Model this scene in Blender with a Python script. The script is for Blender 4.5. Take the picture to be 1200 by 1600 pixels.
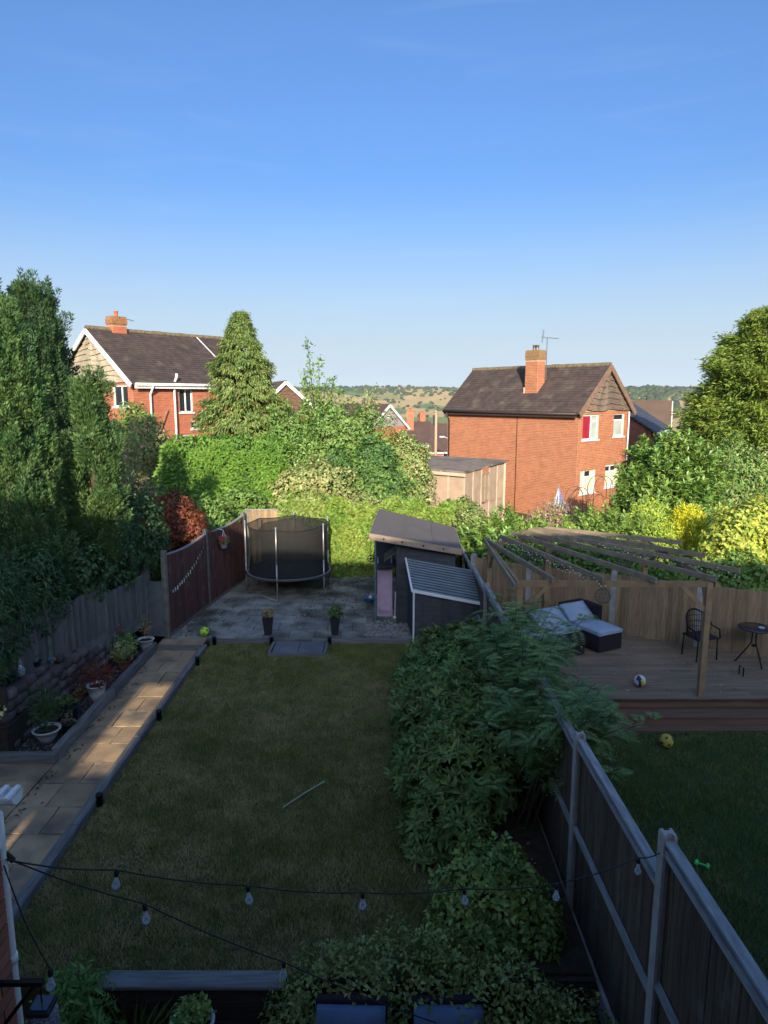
import bpy, bmesh, math, random
import numpy as np
from mathutils import Vector, Matrix
R = math.radians
HAZE = 6e-5
SC = bpy.context.scene
for o in list(bpy.data.objects): bpy.data.objects.remove(o)
COL = SC.collection
rng = np.random.default_rng(7)
random.seed(7)

# ------------------------------------------------------------------ camera
cam = bpy.data.cameras.new('camera'); co = bpy.data.objects.new('camera', cam); COL.objects.link(co)
co.location = (0, 0, 5.4); co.rotation_euler = (R(90 - 9.6), 0, 0)
cam.sensor_fit = 'VERTICAL'; cam.sensor_height = 36; cam.lens = 24.0
cam.clip_start = .05; cam.clip_end = 20000
SC.camera = co
# ------------------------------------------------------------------ sky and sun
SUN_EL, SUN_AZ = 20.0, 180.0          # azimuth clockwise from +Y: the sun stands behind the house
W = bpy.data.worlds.new('World'); SC.world = W; W.use_nodes = True
nt = W.node_tree; nt.nodes.clear()
sky = nt.nodes.new('ShaderNodeTexSky'); sky.sky_type = 'NISHITA'; sky.sun_disc = False
sky.sun_elevation = R(SUN_EL); sky.sun_rotation = R(SUN_AZ)
sky.air_density = 1.0; sky.dust_density = 5.0; sky.ozone_density = 7.5
bgd = nt.nodes.new('ShaderNodeBackground'); bgd.inputs[1].default_value = .15
out = nt.nodes.new('ShaderNodeOutputWorld')
# thin high cirrus, the same all round the sky
tc = nt.nodes.new('ShaderNodeTexCoord'); mp = nt.nodes.new('ShaderNodeMapping'); mp.inputs['Scale'].default_value = (2.2, 2.2, 16)
nz = nt.nodes.new('ShaderNodeTexNoise'); nz.inputs['Scale'].default_value = 2.2; nz.inputs['Detail'].default_value = 7; nz.inputs['Distortion'].default_value = .6
rp = nt.nodes.new('ShaderNodeValToRGB'); rp.color_ramp.elements[0].position = .56; rp.color_ramp.elements[1].position = .85
rp.color_ramp.elements[1].color = (.05, .05, .05, 1)
mx = nt.nodes.new('ShaderNodeMix'); mx.data_type = 'RGBA'; mx.inputs[7].default_value = (4.2, 4.6, 5.0, 1)
L = nt.links.new
L(tc.outputs['Generated'], mp.inputs[0]); L(mp.outputs[0], nz.inputs[0]); L(nz.outputs[0], rp.inputs[0])
# pale summer haze low over the horizon, the same all round
sx = nt.nodes.new('ShaderNodeSeparateXYZ'); mr = nt.nodes.new('ShaderNodeMapRange'); mr.interpolation_type = 'SMOOTHSTEP'
mr.inputs[1].default_value = -.02; mr.inputs[2].default_value = .3; mr.inputs[3].default_value = .9; mr.inputs[4].default_value = 0
hz = nt.nodes.new('ShaderNodeMix'); hz.data_type = 'RGBA'; hz.inputs[7].default_value = (3.0, 3.65, 4.2, 1)
L(tc.outputs['Generated'], sx.inputs[0]); L(sx.outputs[2], mr.inputs[0]); L(mr.outputs[0], hz.inputs[0]); L(sky.outputs[0], hz.inputs[6])
L(rp.outputs[0], mx.inputs[0]); L(hz.outputs[2], mx.inputs[6]); L(mx.outputs[2], bgd.inputs[0]); L(bgd.outputs[0], out.inputs[0])
sl = bpy.data.lights.new('sun', 'SUN'); sl.energy = 4.8; sl.angle = R(.5); sl.color = (1, .86, .66)
so = bpy.data.objects.new('sun', sl); COL.objects.link(so)
sd = Vector((math.sin(R(SUN_AZ)) * math.cos(R(SUN_EL)), math.cos(R(SUN_AZ)) * math.cos(R(SUN_EL)), math.sin(R(SUN_EL))))
so.rotation_euler = sd.to_track_quat('Z', 'Y').to_euler(); so.location = (0, -30, 40)
SC.view_settings.view_transform = 'Standard'; SC.view_settings.look = 'None'
SC.view_settings.exposure = 0.72; SC.view_settings.gamma = 1; SC.view_settings.use_curve_mapping = False
SC.render.engine = 'CYCLES'; SC.cycles.max_bounces = 6; SC.cycles.transparent_max_bounces = 12
SC.cycles.use_denoising = True

# ------------------------------------------------------------------ materials
MATS = {}
def M(name, c1, c2=None, scale=6, rough=.8, bump=0., isl=0., obr=0., stretch=(1, 1, 1), spec=.3, trans=0., metal=0.,
      bscale=None, detail=5, hue=0., lo=.35, hi=.68, spot=None, coat=0., attr=False):
    if name in MATS: return MATS[name]
    m = bpy.data.materials.new(name); m.use_nodes = True; n = m.node_tree.nodes; l = m.node_tree.links.new
    b = n['Principled BSDF']; b.inputs['Roughness'].default_value = rough; b.inputs['Metallic'].default_value = metal
    b.inputs['Specular IOR Level'].default_value = spec
    g = n.new('ShaderNodeNewGeometry'); mp = n.new('ShaderNodeMapping'); mp.inputs['Scale'].default_value = stretch
    l(g.outputs['Position'], mp.inputs[0])
    c2 = c2 or tuple(x * .7 for x in c1)
    nz = n.new('ShaderNodeTexNoise'); nz.inputs['Scale'].default_value = scale; nz.inputs['Detail'].default_value = detail
    l(mp.outputs[0], nz.inputs[0])
    rp = n.new('ShaderNodeValToRGB'); e = rp.color_ramp.elements
    e[0].position = lo; e[1].position = hi; e[0].color = (*c1, 1); e[1].color = (*c2, 1)
    l(nz.outputs[0], rp.inputs[0]); col = rp.outputs[0]
    if attr:
        a = n.new('ShaderNodeAttribute'); a.attribute_name = 'tint'
        mm = n.new('ShaderNodeMix'); mm.data_type = 'RGBA'; mm.blend_type = 'MULTIPLY'; mm.inputs[0].default_value = 1
        l(col, mm.inputs[6]); l(a.outputs['Color'], mm.inputs[7]); col = mm.outputs[2]
    if spot:                                   # a second, larger pattern of stains: (colour, scale, low, high)
        n2 = n.new('ShaderNodeTexNoise'); n2.inputs['Scale'].default_value = spot[1]; n2.inputs['Detail'].default_value = 6
        l(g.outputs['Position'], n2.inputs[0])
        r2 = n.new('ShaderNodeValToRGB'); r2.color_ramp.elements[0].position = spot[2]; r2.color_ramp.elements[1].position = spot[3]
        l(n2.outputs[0], r2.inputs[0])
        mm = n.new('ShaderNodeMix'); mm.data_type = 'RGBA'; mm.inputs[7].default_value = (*spot[0], 1)
        l(r2.outputs[0], mm.inputs[0]); l(col, mm.inputs[6]); col = mm.outputs[2]
    if isl or obr:
        h = n.new('ShaderNodeHueSaturation'); l(col, h.inputs['Color'])
        if isl: src = g.outputs['Random Per Island']; amt = isl
        else:
            oi = n.new('ShaderNodeObjectInfo'); src = oi.outputs['Random']; amt = obr
        ma = n.new('ShaderNodeMapRange'); ma.inputs[3].default_value = 1 - amt; ma.inputs[4].default_value = 1 + amt
        l(src, ma.inputs[0]); l(ma.outputs[0], h.inputs['Value'])
        if hue:
            mu = n.new('ShaderNodeMath'); mu.operation = 'MULTIPLY'; mu.inputs[1].default_value = 7.31; l(src, mu.inputs[0])
            fr = n.new('ShaderNodeMath'); fr.operation = 'FRACT'; l(mu.outputs[0], fr.inputs[0])
            mb = n.new('ShaderNodeMapRange'); mb.inputs[3].default_value = .5 - hue; mb.inputs[4].default_value = .5 + hue
            l(fr.outputs[0], mb.inputs[0]); l(mb.outputs[0], h.inputs['Hue'])
        col = h.outputs[0]
    l(col, b.inputs['Base Color'])
    if bump:
        nb = n.new('ShaderNodeTexNoise'); nb.inputs['Scale'].default_value = bscale or scale * 4; nb.inputs['Detail'].default_value = 6
        l(mp.outputs[0], nb.inputs[0])
        bp = n.new('ShaderNodeBump'); bp.inputs['Strength'].default_value = bump; bp.inputs['Distance'].default_value = .02
        l(nb.outputs[0], bp.inputs['Height']); l(bp.outputs[0], b.inputs['Normal'])
    if trans:
        t = n.new('ShaderNodeBsdfTranslucent'); ms = n.new('ShaderNodeMixShader'); ms.inputs[0].default_value = trans
        l(col, t.inputs[0]); l(b.outputs[0], ms.inputs[1]); l(t.outputs[0], ms.inputs[2]); l(ms.outputs[0], n['Material Output'].inputs[0])
    MATS[name] = m
    return m
def leafmat(name, c1, c2, isl=.35, hue=.02, trans=.3, rough=.55, spec=.35, scale=1.2):
    c1 = tuple(min(.8, q * 1.75) for q in c1); c2 = tuple(min(.8, q * 1.75) for q in c2)
    return M(name, c1, c2, scale=scale, rough=rough, isl=isl, hue=hue, trans=trans, spec=spec, detail=3)
def glassmat(name, col=(.02, .025, .03), rough=.05):
    return M(name, col, col, rough=rough, spec=.6)

# ------------------------------------------------------------------ mesh building
class MB:
    def __init__(s): s.v = []; s.f = []; s.m = []
    def add(s, vs, fs, mi=0):
        k = len(s.v); s.v += [tuple(p) for p in vs]; s.f += [tuple(i + k for i in f) for f in fs]; s.m += [mi] * len(fs); return s
    def quad(s, a, b, c, d, mi=0): return s.add([a, b, c, d], [(0, 1, 2, 3)], mi)
    def hexa(s, p, mi=0):     # 8 points: bottom 4 ccw, top 4 ccw
        return s.add(p, [(3, 2, 1, 0), (4, 5, 6, 7), (0, 1, 5, 4), (1, 2, 6, 5), (2, 3, 7, 6), (3, 0, 4, 7)], mi)
    def box(s, x0, x1, y0, y1, z0, z1, mi=0):
        return s.hexa([(x0, y0, z0), (x1, y0, z0), (x1, y1, z0), (x0, y1, z0), (x0, y0, z1), (x1, y0, z1), (x1, y1, z1), (x0, y1, z1)], mi)
    def beam(s, a, b, w, h, mi=0, up=(0, 0, 1)):     # bar from a to b; w across, h along up
        a = Vector(a); b = Vector(b); d = (b - a).normalized(); u = Vector(up)
        sx = d.cross(u)
        if sx.length < 1e-4: sx = d.cross(Vector((1, 0, 0)))
        sx.normalize(); uz = sx.cross(d).normalized(); sx *= w / 2; uz *= h / 2
        return s.hexa([a - sx - uz, a + sx - uz, b + sx - uz, b - sx - uz, a - sx + uz, a + sx + uz, b + sx + uz, b - sx + uz], mi)
    def tube(s, pts, r, n=6, mi=0, cap=True):
        pts = [Vector(p) for p in pts]; rs = r if isinstance(r, (list, tuple)) else [r] * len(pts); k = len(s.v); ref = None
        for i, p in enumerate(pts):
            d = (pts[min(i + 1, len(pts) - 1)] - pts[max(i - 1, 0)]).normalized()
            if ref is None:
                ref = d.cross(Vector((0, 0, 1)))
                if ref.length < .05: ref = d.cross(Vector((1, 0, 0)))
            u = (ref - d * ref.dot(d)).normalized(); w = d.cross(u); ref = u
            for j in range(n):
                a = 2 * math.pi * j / n; q = p + (u * math.cos(a) + w * math.sin(a)) * rs[i]; s.v.append(tuple(q))
        for i in range(len(pts) - 1):
            for j in range(n):
                a = k + i * n + j; b = k + i * n + (j + 1) % n; s.f.append((a, b, b + n, a + n)); s.m.append(mi)
        if cap:
            s.f.append(tuple(k + j for j in reversed(range(n)))); s.m.append(mi)
            e = k + (len(pts) - 1) * n; s.f.append(tuple(e + j for j in range(n))); s.m.append(mi)
        return s
    def lathe(s, prof, c=(0, 0, 0), n=20, mi=0, cap=True):     # prof: (r, z) from bottom up
        k = len(s.v)
        for r, z in prof:
            for j in range(n):
                a = 2 * math.pi * j / n; s.v.append((c[0] + r * math.cos(a), c[1] + r * math.sin(a), c[2] + z))
        for i in range(len(prof) - 1):
            for j in range(n):
                a = k + i * n + j; b = k + i * n + (j + 1) % n; s.f.append((a, b, b + n, a + n)); s.m.append(mi)
        if cap:
            s.f.append(tuple(k + j for j in reversed(range(n)))); s.m.append(mi)
            e = k + (len(prof) - 1) * n; s.f.append(tuple(e + j for j in range(n))); s.m.append(mi)
        return s
    def ball(s, c, r, n=10, mi=0, sz=1):
        m = max(4, n // 2 + 1)
        return s.lathe([(max(1e-4, r * math.sin(math.pi * i / m)), -r * sz * math.cos(math.pi * i / m)) for i in range(m + 1)], c, n, mi, False)
    def mesh(s, name, mats, smooth=False):
        me = bpy.data.meshes.new(name); me.from_pydata(s.v, [], s.f)
        for mm in (mats if isinstance(mats, (list, tuple)) else [mats]): me.materials.append(mm)
        me.polygons.foreach_set('material_index', s.m)
        if smooth: me.polygons.foreach_set('use_smooth', [True] * len(s.f))
        me.update(); return me
    def build(s, name, mats, parent=None, smooth=False, bevel=0, **kw):
        o = bpy.data.objects.new(name, s.mesh(name, mats, smooth)); return put(o, parent, bevel, **kw)
def put(o, parent=None, bevel=0, label=None, cat=None, group=None, kind=None):
    COL.objects.link(o)
    if parent is not None: o.parent = parent
    if bevel:
        b = o.modifiers.new('bevel', 'BEVEL'); b.width = bevel; b.segments = 2; b.limit_method = 'ANGLE'
    if label: o['label'] = label
    if cat: o['category'] = cat
    if group: o['group'] = group
    if kind: o['kind'] = kind
    return o
def thing(name, label, cat, loc=(0, 0, 0), rz=0, group=None):
    o = bpy.data.objects.new(name, None); o.empty_display_size = .2; o.location = loc; o.rotation_euler = (0, 0, rz)
    return put(o, None, 0, label, cat, group)
def inst(me, name, parent=None, loc=(0, 0, 0), rz=0, scale=(1, 1, 1), rot=None, **kw):
    o = bpy.data.objects.new(name, me); o.location = loc; o.rotation_euler = rot or (0, 0, rz); o.scale = scale
    return put(o, parent, **kw)
def rawmesh(name, V, F, mat, smooth=False):
    """V (N,3) float, F (M,k) int with k constant"""
    me = bpy.data.meshes.new(name); k = F.shape[1]
    me.vertices.add(len(V)); me.vertices.foreach_set('co', np.asarray(V, dtype=np.float32).ravel())
    me.loops.add(F.size); me.loops.foreach_set('vertex_index', np.asarray(F, dtype=np.int32).ravel())
    me.polygons.add(len(F)); me.polygons.foreach_set('loop_start', np.arange(0, F.size, k, dtype=np.int32))
    me.polygons.foreach_set('loop_total', np.full(len(F), k, dtype=np.int32))
    if smooth: me.polygons.foreach_set('use_smooth', np.ones(len(F), dtype=bool))
    me.materials.append(mat); me.update(calc_edges=True); return me
def tint(me, cols):            # per-vertex colour of the thing itself (crop, straw ...)
    a = me.color_attributes.new('tint', 'FLOAT_COLOR', 'POINT')
    a.data.foreach_set('color', np.c_[cols, np.ones(len(cols))].astype(np.float32).ravel())

# ------------------------------------------------------------------ foliage
def nrm(a): return a / np.maximum(np.linalg.norm(a, axis=1, keepdims=True), 1e-9)
def rdir(n, r=None): return nrm((r or rng).normal(size=(n, 3)))
def leaf_arrays(P, D, N, Ln, Wd, fold=.18, droop=0.):
    D = nrm(D); S = nrm(np.cross(D, N)); U = np.cross(S, D)
    Ln = np.broadcast_to(np.asarray(Ln, float), (len(P),))[:, None]; Wd = np.broadcast_to(np.asarray(Wd, float), (len(P),))[:, None]
    mid = P + D * Ln * .45 + U * Wd * fold; tip = P + D * Ln; tip[:, 2] -= (Ln[:, 0] * droop)
    V = np.stack([P, mid + S * Wd * .5, tip, mid - S * Wd * .5], 1).reshape(-1, 3)
    b = np.arange(len(P))[:, None] * 4
    F = np.concatenate([b + np.array([0, 1, 2]), b + np.array([0, 2, 3])], 1).reshape(-1, 3)
    return V, F
def leaves_obj(name, arrs, mat, parent=None, **kw):
    Vs, Fs, k = [], [], 0
    for V, F in arrs: Vs.append(V); Fs.append(F + k); k += len(V)
    o = bpy.data.objects.new(name, rawmesh(name, np.concatenate(Vs), np.concatenate(Fs), mat)); return put(o, parent, **kw)
def lobes_pts(lobes, n, depth=.35, lump=.16, low=-1.0):
    """points near the surface of a union of ellipsoids (cx,cy,cz,rx,ry,rz); returns points and outward normals"""
    Lb = np.array(lobes, float); w = (Lb[:, 3] * Lb[:, 4] + Lb[:, 4] * Lb[:, 5] + Lb[:, 3] * Lb[:, 5]); w /= w.sum()
    out_p, out_n, have = [], [], 0
    while have < n:
        k = n * 2; i = rng.choice(len(Lb), k, p=w); d = rdir(k); ok = d[:, 2] > low; d, i = d[ok], i[ok]; k = len(d)
        ph = Lb[i, 0] * 3.1 + Lb[i, 2] * 1.7
        f = 1 + lump * (np.sin(d[:, 0] * 7 + ph) * np.sin(d[:, 1] * 6 + ph * 1.3) + .6 * np.sin(d[:, 2] * 11 + d[:, 0] * 5 + ph))
        r = f * (1 - depth * rng.random(k) ** 2.2)
        p = Lb[i, :3] + Lb[i, 3:] * d * r[:, None]
        q = (p[:, None, :] - Lb[None, :, :3]) / Lb[None, :, 3:]
        dist = np.linalg.norm(q, axis=2); dist[np.arange(k), i] = 9
        ok = dist.min(1) > .72
        out_p.append(p[ok]); out_n.append(nrm(d[ok] / Lb[i[ok], 3:])); have += ok.sum()
    return np.concatenate(out_p)[:n], np.concatenate(out_n)[:n]
def broad(name, lobes, n, L_, W_, mat, parent, up=.25, rand=.6, depth=.35, droop=.15, low=-1., lump=.16, flat=.5, kind=None):
    P, N = lobes_pts(lobes, n, depth, lump, low)
    T = nrm(np.cross(N, rdir(n))); D = T * (.4 + rand) + N * .45 + np.array([0, 0, up])
    NN = N * 1.2 + rdir(n) * .5 + np.array([0, 0, flat * .5])
    ln = L_ * rng.uniform(.65, 1.25, n)
    return leaves_obj(name, [leaf_arrays(P, D, NN, ln, W_ * ln / L_, .2, droop)], mat, parent, kind=kind)
def trunk(parent, pts, rs, mat, name='trunk'): return MB().tube(pts, rs, 8).build(name, mat, parent, True)
def limbs(parent, base, tips, r, mat, name='stems'):
    m = MB()
    for t in tips:
        b = Vector(base); t = Vector(t); mid = b.lerp(t, .5) + Vector((random.uniform(-.1, .1), random.uniform(-.1, .1), .1))
        m.tube([b, mid, t], [r, r * .7, r * .25], 5)
    return m.build(name, mat, parent, True)

# ------------------------------------------------------------------ shared building kit
def vec2(e): n = math.hypot(*e); return (e[0] / n, e[1] / n)
class Wall:
    """vertical wall face: origin O (x,y), unit direction e along it, outward normal no; s along, z up"""
    def __init__(s, O, e, no): s.O = O; s.e = vec2(e); s.n = vec2(no)
    def p(s, a, z, d=0.): return (s.O[0] + s.e[0] * a + s.n[0] * d, s.O[1] + s.e[1] * a + s.n[1] * d, z)
    def box(s, mb, a0, a1, z0, z1, d0, d1, mi=0):
        return mb.hexa([s.p(a0, z0, d0), s.p(a1, z0, d0), s.p(a1, z0, d1), s.p(a0, z0, d1), s.p(a0, z1, d0), s.p(a1, z1, d0), s.p(a1, z1, d1), s.p(a0, z1, d1)], mi)
def wall_sheet(mb, w, a0, a1, z0, z1, holes, deep=.1, mi=0):
    xs = sorted({a0, a1, *[h[0] for h in holes], *[h[1] for h in holes]}); zs = sorted({z0, z1, *[h[2] for h in holes], *[h[3] for h in holes]})
    for i in range(len(xs) - 1):
        for j in range(len(zs) - 1):
            cx, cz = (xs[i] + xs[i + 1]) / 2, (zs[j] + zs[j + 1]) / 2
            if any(h[0] < cx < h[1] and h[2] < cz < h[3] for h in holes): continue
            mb.quad(w.p(xs[i], zs[j]), w.p(xs[i + 1], zs[j]), w.p(xs[i + 1], zs[j + 1]), w.p(xs[i], zs[j + 1]), mi)
    for h in holes:
        a, b, c, d = h
        for (p, q) in (((a, c), (a, d)), ((a, d), (b, d)), ((b, d), (b, c)), ((b, c), (a, c))):
            mb.quad(w.p(p[0], p[1]), w.p(q[0], q[1]), w.p(q[0], q[1], -deep), w.p(p[0], p[1], -deep), mi)
        mb.quad(w.p(a, c, -deep), w.p(b, c, -deep), w.p(b, d, -deep), w.p(a, d, -deep), mi)
def brickwork(w, a0, a1, z0, z1, holes, bw=.225, bh=.075, gap=.014):
    mb = MB(); nrow = int((z1 - z0) / bh)
    for r in range(nrow):
        z = z0 + r * bh; x = a0 - (bw / 2 if r % 2 else 0)
        while x < a1 - .01:
            p, q = max(x, a0) + gap / 2, min(x + bw, a1) - gap / 2; x += bw
            segs = [(p, q)]
            for h in holes:
                if h[2] < z + bh * .5 < h[3]:
                    ns = []
                    for (s0, s1) in segs:
                        if s1 <= h[0] or s0 >= h[1]: ns.append((s0, s1)); continue
                        if s0 < h[0]: ns.append((s0, h[0]))
                        if s1 > h[1]: ns.append((h[1], s1))
                    segs = ns
            for s0, s1 in segs:
                if s1 - s0 < .02: continue
                d = .007 + random.uniform(-.002, .002)
                A = [w.p(s0, z + gap / 2), w.p(s1, z + gap / 2), w.p(s1, z + bh - gap / 2), w.p(s0, z + bh - gap / 2)]
                B = [w.p(s0, z + gap / 2, d), w.p(s1, z + gap / 2, d), w.p(s1, z + bh - gap / 2, d), w.p(s0, z + bh - gap / 2, d)]
                mb.add(A + B, [(4, 5, 6, 7), (0, 1, 5, 4), (1, 2, 6, 5), (2, 3, 7, 6), (3, 0, 4, 7)])
    return mb
def rooftiles(P0, P1, Q0, Q1, tw=.2, gauge=.16):
    """plain tiles over the slope P0-P1 (eave) to Q0-Q1 (ridge)"""
    P0, P1, Q0, Q1 = map(Vector, (P0, P1, Q0, Q1)); mb = MB()
    Ls = (Q0 - P0).length; nr = int(Ls / gauge); n = (P1 - P0).cross(Q0 - P0).normalized()
    if n.z < 0: n = -n
    for r in range(nr):
        t0, t1 = r / nr, min(1, (r + 1.25) / nr)
        a0, a1 = P0.lerp(Q0, t0), P1.lerp(Q1, t0); b0, b1 = P0.lerp(Q0, t1), P1.lerp(Q1, t1); wdt = (a1 - a0).length; k = max(1, round(wdt / tw))
        off = .5 if r % 2 else 0
        for c in range(k + (1 if off else 0)):
            u0, u1 = max(0, (c - off) / k), min(1, (c + 1 - off) / k)
            if u1 - u0 < 1e-3: continue
            g = .003 / max(wdt, .1); lift = random.uniform(.022, .03)
            A = a0.lerp(a1, u0 + g), a0.lerp(a1, u1 - g), b0.lerp(b1, u1 - g), b0.lerp(b1, u0 + g)
            lo = [p + n * .002 for p in A]; hi = [A[0] + n * lift, A[1] + n * lift, A[2] + n * .008, A[3] + n * .008]
            mb.add(lo + hi, [(4, 5, 6, 7), (0, 1, 5, 4), (1, 2, 6, 5), (3, 0, 4, 7)])
    return mb
def window(w, parent, a0, a1, z0, z1, mframe, mglass, bars=(), trans=(), sill=True, deep=.1, fw=.055, panes=None):
    """frame with glazing bars at fractions bars (vertical) / trans (horizontal); glass pane behind"""
    mb = MB(); d0, d1 = -deep + .003, -deep + .06
    w.box(mb, a0, a1, z0, z0 + fw, d0, d1); w.box(mb, a0, a1, z1 - fw, z1, d0, d1)
    w.box(mb, a0, a0 + fw, z0 + fw, z1 - fw, d0, d1); w.box(mb, a1 - fw, a1, z0 + fw, z1 - fw, d0, d1)
    for f in bars: c = a0 + (a1 - a0) * f; w.box(mb, c - fw / 2, c + fw / 2, z0 + fw, z1 - fw, d0, d1 - .004)
    for (f, u0, u1) in trans:
        c = z0 + (z1 - z0) * f; w.box(mb, a0 + (a1 - a0) * u0 + fw * .5, a0 + (a1 - a0) * u1 - fw * .5, c - fw / 2, c + fw / 2, d0, d1 - .008)
    f = mb.build('window', mframe, parent)
    for (u0, u1, v0, v1, m) in (panes or [(0, 1, 0, 1, mglass)]):
        A0, A1 = a0 + (a1 - a0) * u0, a0 + (a1 - a0) * u1; B0, B1 = z0 + (z1 - z0) * v0, z0 + (z1 - z0) * v1
        g = MB(); w.box(g, A0 + .02, A1 - .02, B0 + .02, B1 - .02, d0 + .002, d0 + .02); g.build('pane', m, f)
    if sill:
        s = MB(); w.box(s, a0 - .05, a1 + .05, z0 - .06, z0 + .004, -deep + .01, .06); s.build('sill', mframe, f)
    return f

# base materials
m_white = M('white_upvc', (.78, .78, .76), (.7, .7, .67), rough=.4)
m_glass = glassmat('window_glass')
m_brick = M('orange_brick', (.4, .15, .07), (.34, .115, .055), scale=3, rough=.9, isl=.12, hue=.006, bump=.2)
m_brick_l = M('red_brick', (.43, .14, .075), (.36, .11, .06), scale=3, rough=.9, isl=.11, hue=.006, bump=.2)
m_mortar = M('mortar', (.5, .35, .24), (.43, .3, .2), scale=8, rough=.95)
m_tile = M('brown_roof_tile', (.055, .042, .038), (.085, .062, .052), scale=2.5, rough=.85, isl=.14, spot=((.13, .11, .085), 1.6, .55, .8))
m_lichen = M('lichen_ridge', (.2, .16, .09), (.09, .07, .05), scale=9, rough=.95, isl=.3, bump=.4)
m_board_d = M('waney_board_dark', (.19, .145, .105), (.1, .075, .06), scale=5, rough=.9, isl=.25, stretch=(1, 1, 6), bump=.4)
m_board_p = M('waney_board_pale', (.38, .32, .23), (.25, .21, .15), scale=5, rough=.9, isl=.2, stretch=(1, 1, 6), bump=.4)
m_dark = M('black_plastic', (.012, .012, .013), (.02, .02, .02), rough=.5)
m_bark = M('bark', (.09, .06, .04), (.05, .035, .025), scale=12, rough=.95, stretch=(1, 1, .2), bump=.5)
m_stem = M('green_stem', (.08, .07, .035), (.06, .05, .03), rough=.8)
# ------------------------------------------------------------------ terrain
def relief(x, y):
    r = np.hypot(x, y * 1.0)
    z = np.full_like(r, -.72)
    pts_r = [0, 36, 60, 110, 200, 420, 800, 1250, 1600, 2000, 2350, 2700, 3400, 9000]
    pts_z = [-.72, -.8, -3., -8., -16., -30., -44., -44., -30., 0., 25., 34., 20., -30.]
    z = np.interp(r, pts_r, pts_z)
    far = np.clip((r - 300) / 900, 0, 1)
    z += far * (9 * np.sin(x / 310 + 1.1) * np.sin(y / 420 + .4) + 5 * np.sin(x / 150 - y / 230) + 6 * np.clip(-x / 900, -1, 1))
    return z
def grid_ground():
    ys = np.concatenate([np.linspace(-60, 60, 25), np.geomspace(66, 3400, 110), [4500, 7000, 9000]])
    xs_n = np.concatenate([-np.geomspace(3000, 10, 75), np.linspace(-8, 8, 5), np.geomspace(10, 3000, 75)])
    X, Yg = np.meshgrid(xs_n, ys); k = np.clip(Yg / 2600, .05, 1) if False else 1
    V = np.stack([X, Yg, relief(X, Yg)], 2).reshape(-1, 3)
    nx, ny = len(xs_n), len(ys); i = np.arange(nx * ny).reshape(ny, nx)
    F = np.stack([i[:-1, :-1], i[:-1, 1:], i[1:, 1:], i[1:, :-1]], 2).reshape(-1, 4)
    return V, F
fseeds = np.c_[rng.uniform(-2600, 2600, 420), rng.uniform(250, 3600, 420)]
fcols = np.array([(.5, .36, .15), (.46, .35, .15), (.2, .25, .07), (.11, .18, .045), (.2, .24, .07), (.3, .27, .1), (.13, .2, .06)])[rng.choice(7, 420, p=[.22, .2, .12, .1, .13, .13, .1])]
def field_of(x, y):
    q = np.c_[x, y * .55]; s = fseeds * [1, .55]
    i1 = np.zeros(len(q), int); gap = np.zeros(len(q))
    for a in range(0, len(q), 4000):
        d = np.linalg.norm(q[a:a + 4000, None] - s[None], axis=2); o = np.argpartition(d, 1, axis=1)[:, :2]
        da, db = np.take_along_axis(d, o[:, :1], 1)[:, 0], np.take_along_axis(d, o[:, 1:2], 1)[:, 0]
        i1[a:a + 4000] = np.where(da < db, o[:, 0], o[:, 1]); gap[a:a + 4000] = abs(da - db)
    return i1, gap
V, F = grid_ground()
m_ground = M('rough_grass', (.06, .08, .025), (.1, .1, .04), scale=.8, rough=.95)
put(bpy.data.objects.new('ground', rawmesh('ground', V, F, m_ground, True)), kind='structure')
# farmland on the far slope: a finer sheet whose crops differ field by field
hx = np.linspace(-2000, 2000, 260); hy = np.concatenate([np.linspace(560, 2700, 210)])
X, Yg = np.meshgrid(hx, hy); V = np.stack([X, Yg, relief(X, Yg) + 2.2], 2).reshape(-1, 3)
i = np.arange(X.size).reshape(X.shape); F = np.stack([i[:-1, :-1], i[:-1, 1:], i[1:, 1:], i[1:, :-1]], 2).reshape(-1, 4)
me = rawmesh('hills', V, F, M('farmland', (1, 1, 1), (.8, .8, .8), scale=.02, rough=.95, attr=True), True)
fi, fg = field_of(V[:, 0], V[:, 1]); tint(me, fcols[fi]); put(bpy.data.objects.new('hills', me), kind='structure')
# far trees
m_wood = M('far_wood', (.045, .068, .026), (.03, .05, .022), scale=.05, rough=.95, isl=.3)
def ico(sub):
    bm = bmesh.new(); bmesh.ops.create_icosphere(bm, subdivisions=sub, radius=1); v = np.array([q.co[:] for q in bm.verts]); f = np.array([[w.index for w in q.verts] for q in bm.faces]); bm.free(); return v, f
icv, icf = ico(2)
def clumps(name, P, rad, kind='stuff', mat=None):
    n = len(P); nz_ = 1 + .22 * np.sin(icv[None, :, 0] * 5 + rng.uniform(0, 6, (n, 1))) * np.sin(icv[None, :, 2] * 6 + rng.uniform(0, 6, (n, 1))) + rng.uniform(-.13, .13, (n, len(icv)))
    Vv = icv[None] * nz_[..., None] * rad[:, None, None] * np.array([1, 1, .85]) + P[:, None]
    Ff = icf[None] + (np.arange(n) * len(icv))[:, None, None]
    return put(bpy.data.objects.new(name, rawmesh(name, Vv.reshape(-1, 3), Ff.reshape(-1, 3), mat or m_wood)), kind=kind)
cx, cy = rng.uniform(-1900, 1900, 42000), rng.uniform(620, 2500, 42000)
fi, fg = field_of(cx, cy); keep = (fg < 7) & (rng.random(42000) < .62) | ((fi % 6 == 0) & (rng.random(42000) < .2)); cx, cy = cx[keep][:1900], cy[keep][:1900]
rad = rng.uniform(2.4, 6.2, len(cx)); clumps('hedgerow_trees', np.c_[cx, cy, relief(cx, cy) + 2 + rad * .6], rad)
wx = rng.uniform(-1900, 1900, 1500); wy = rng.uniform(2180, 2560, 1500); rad = rng.uniform(5, 8.5, 1500)
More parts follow.
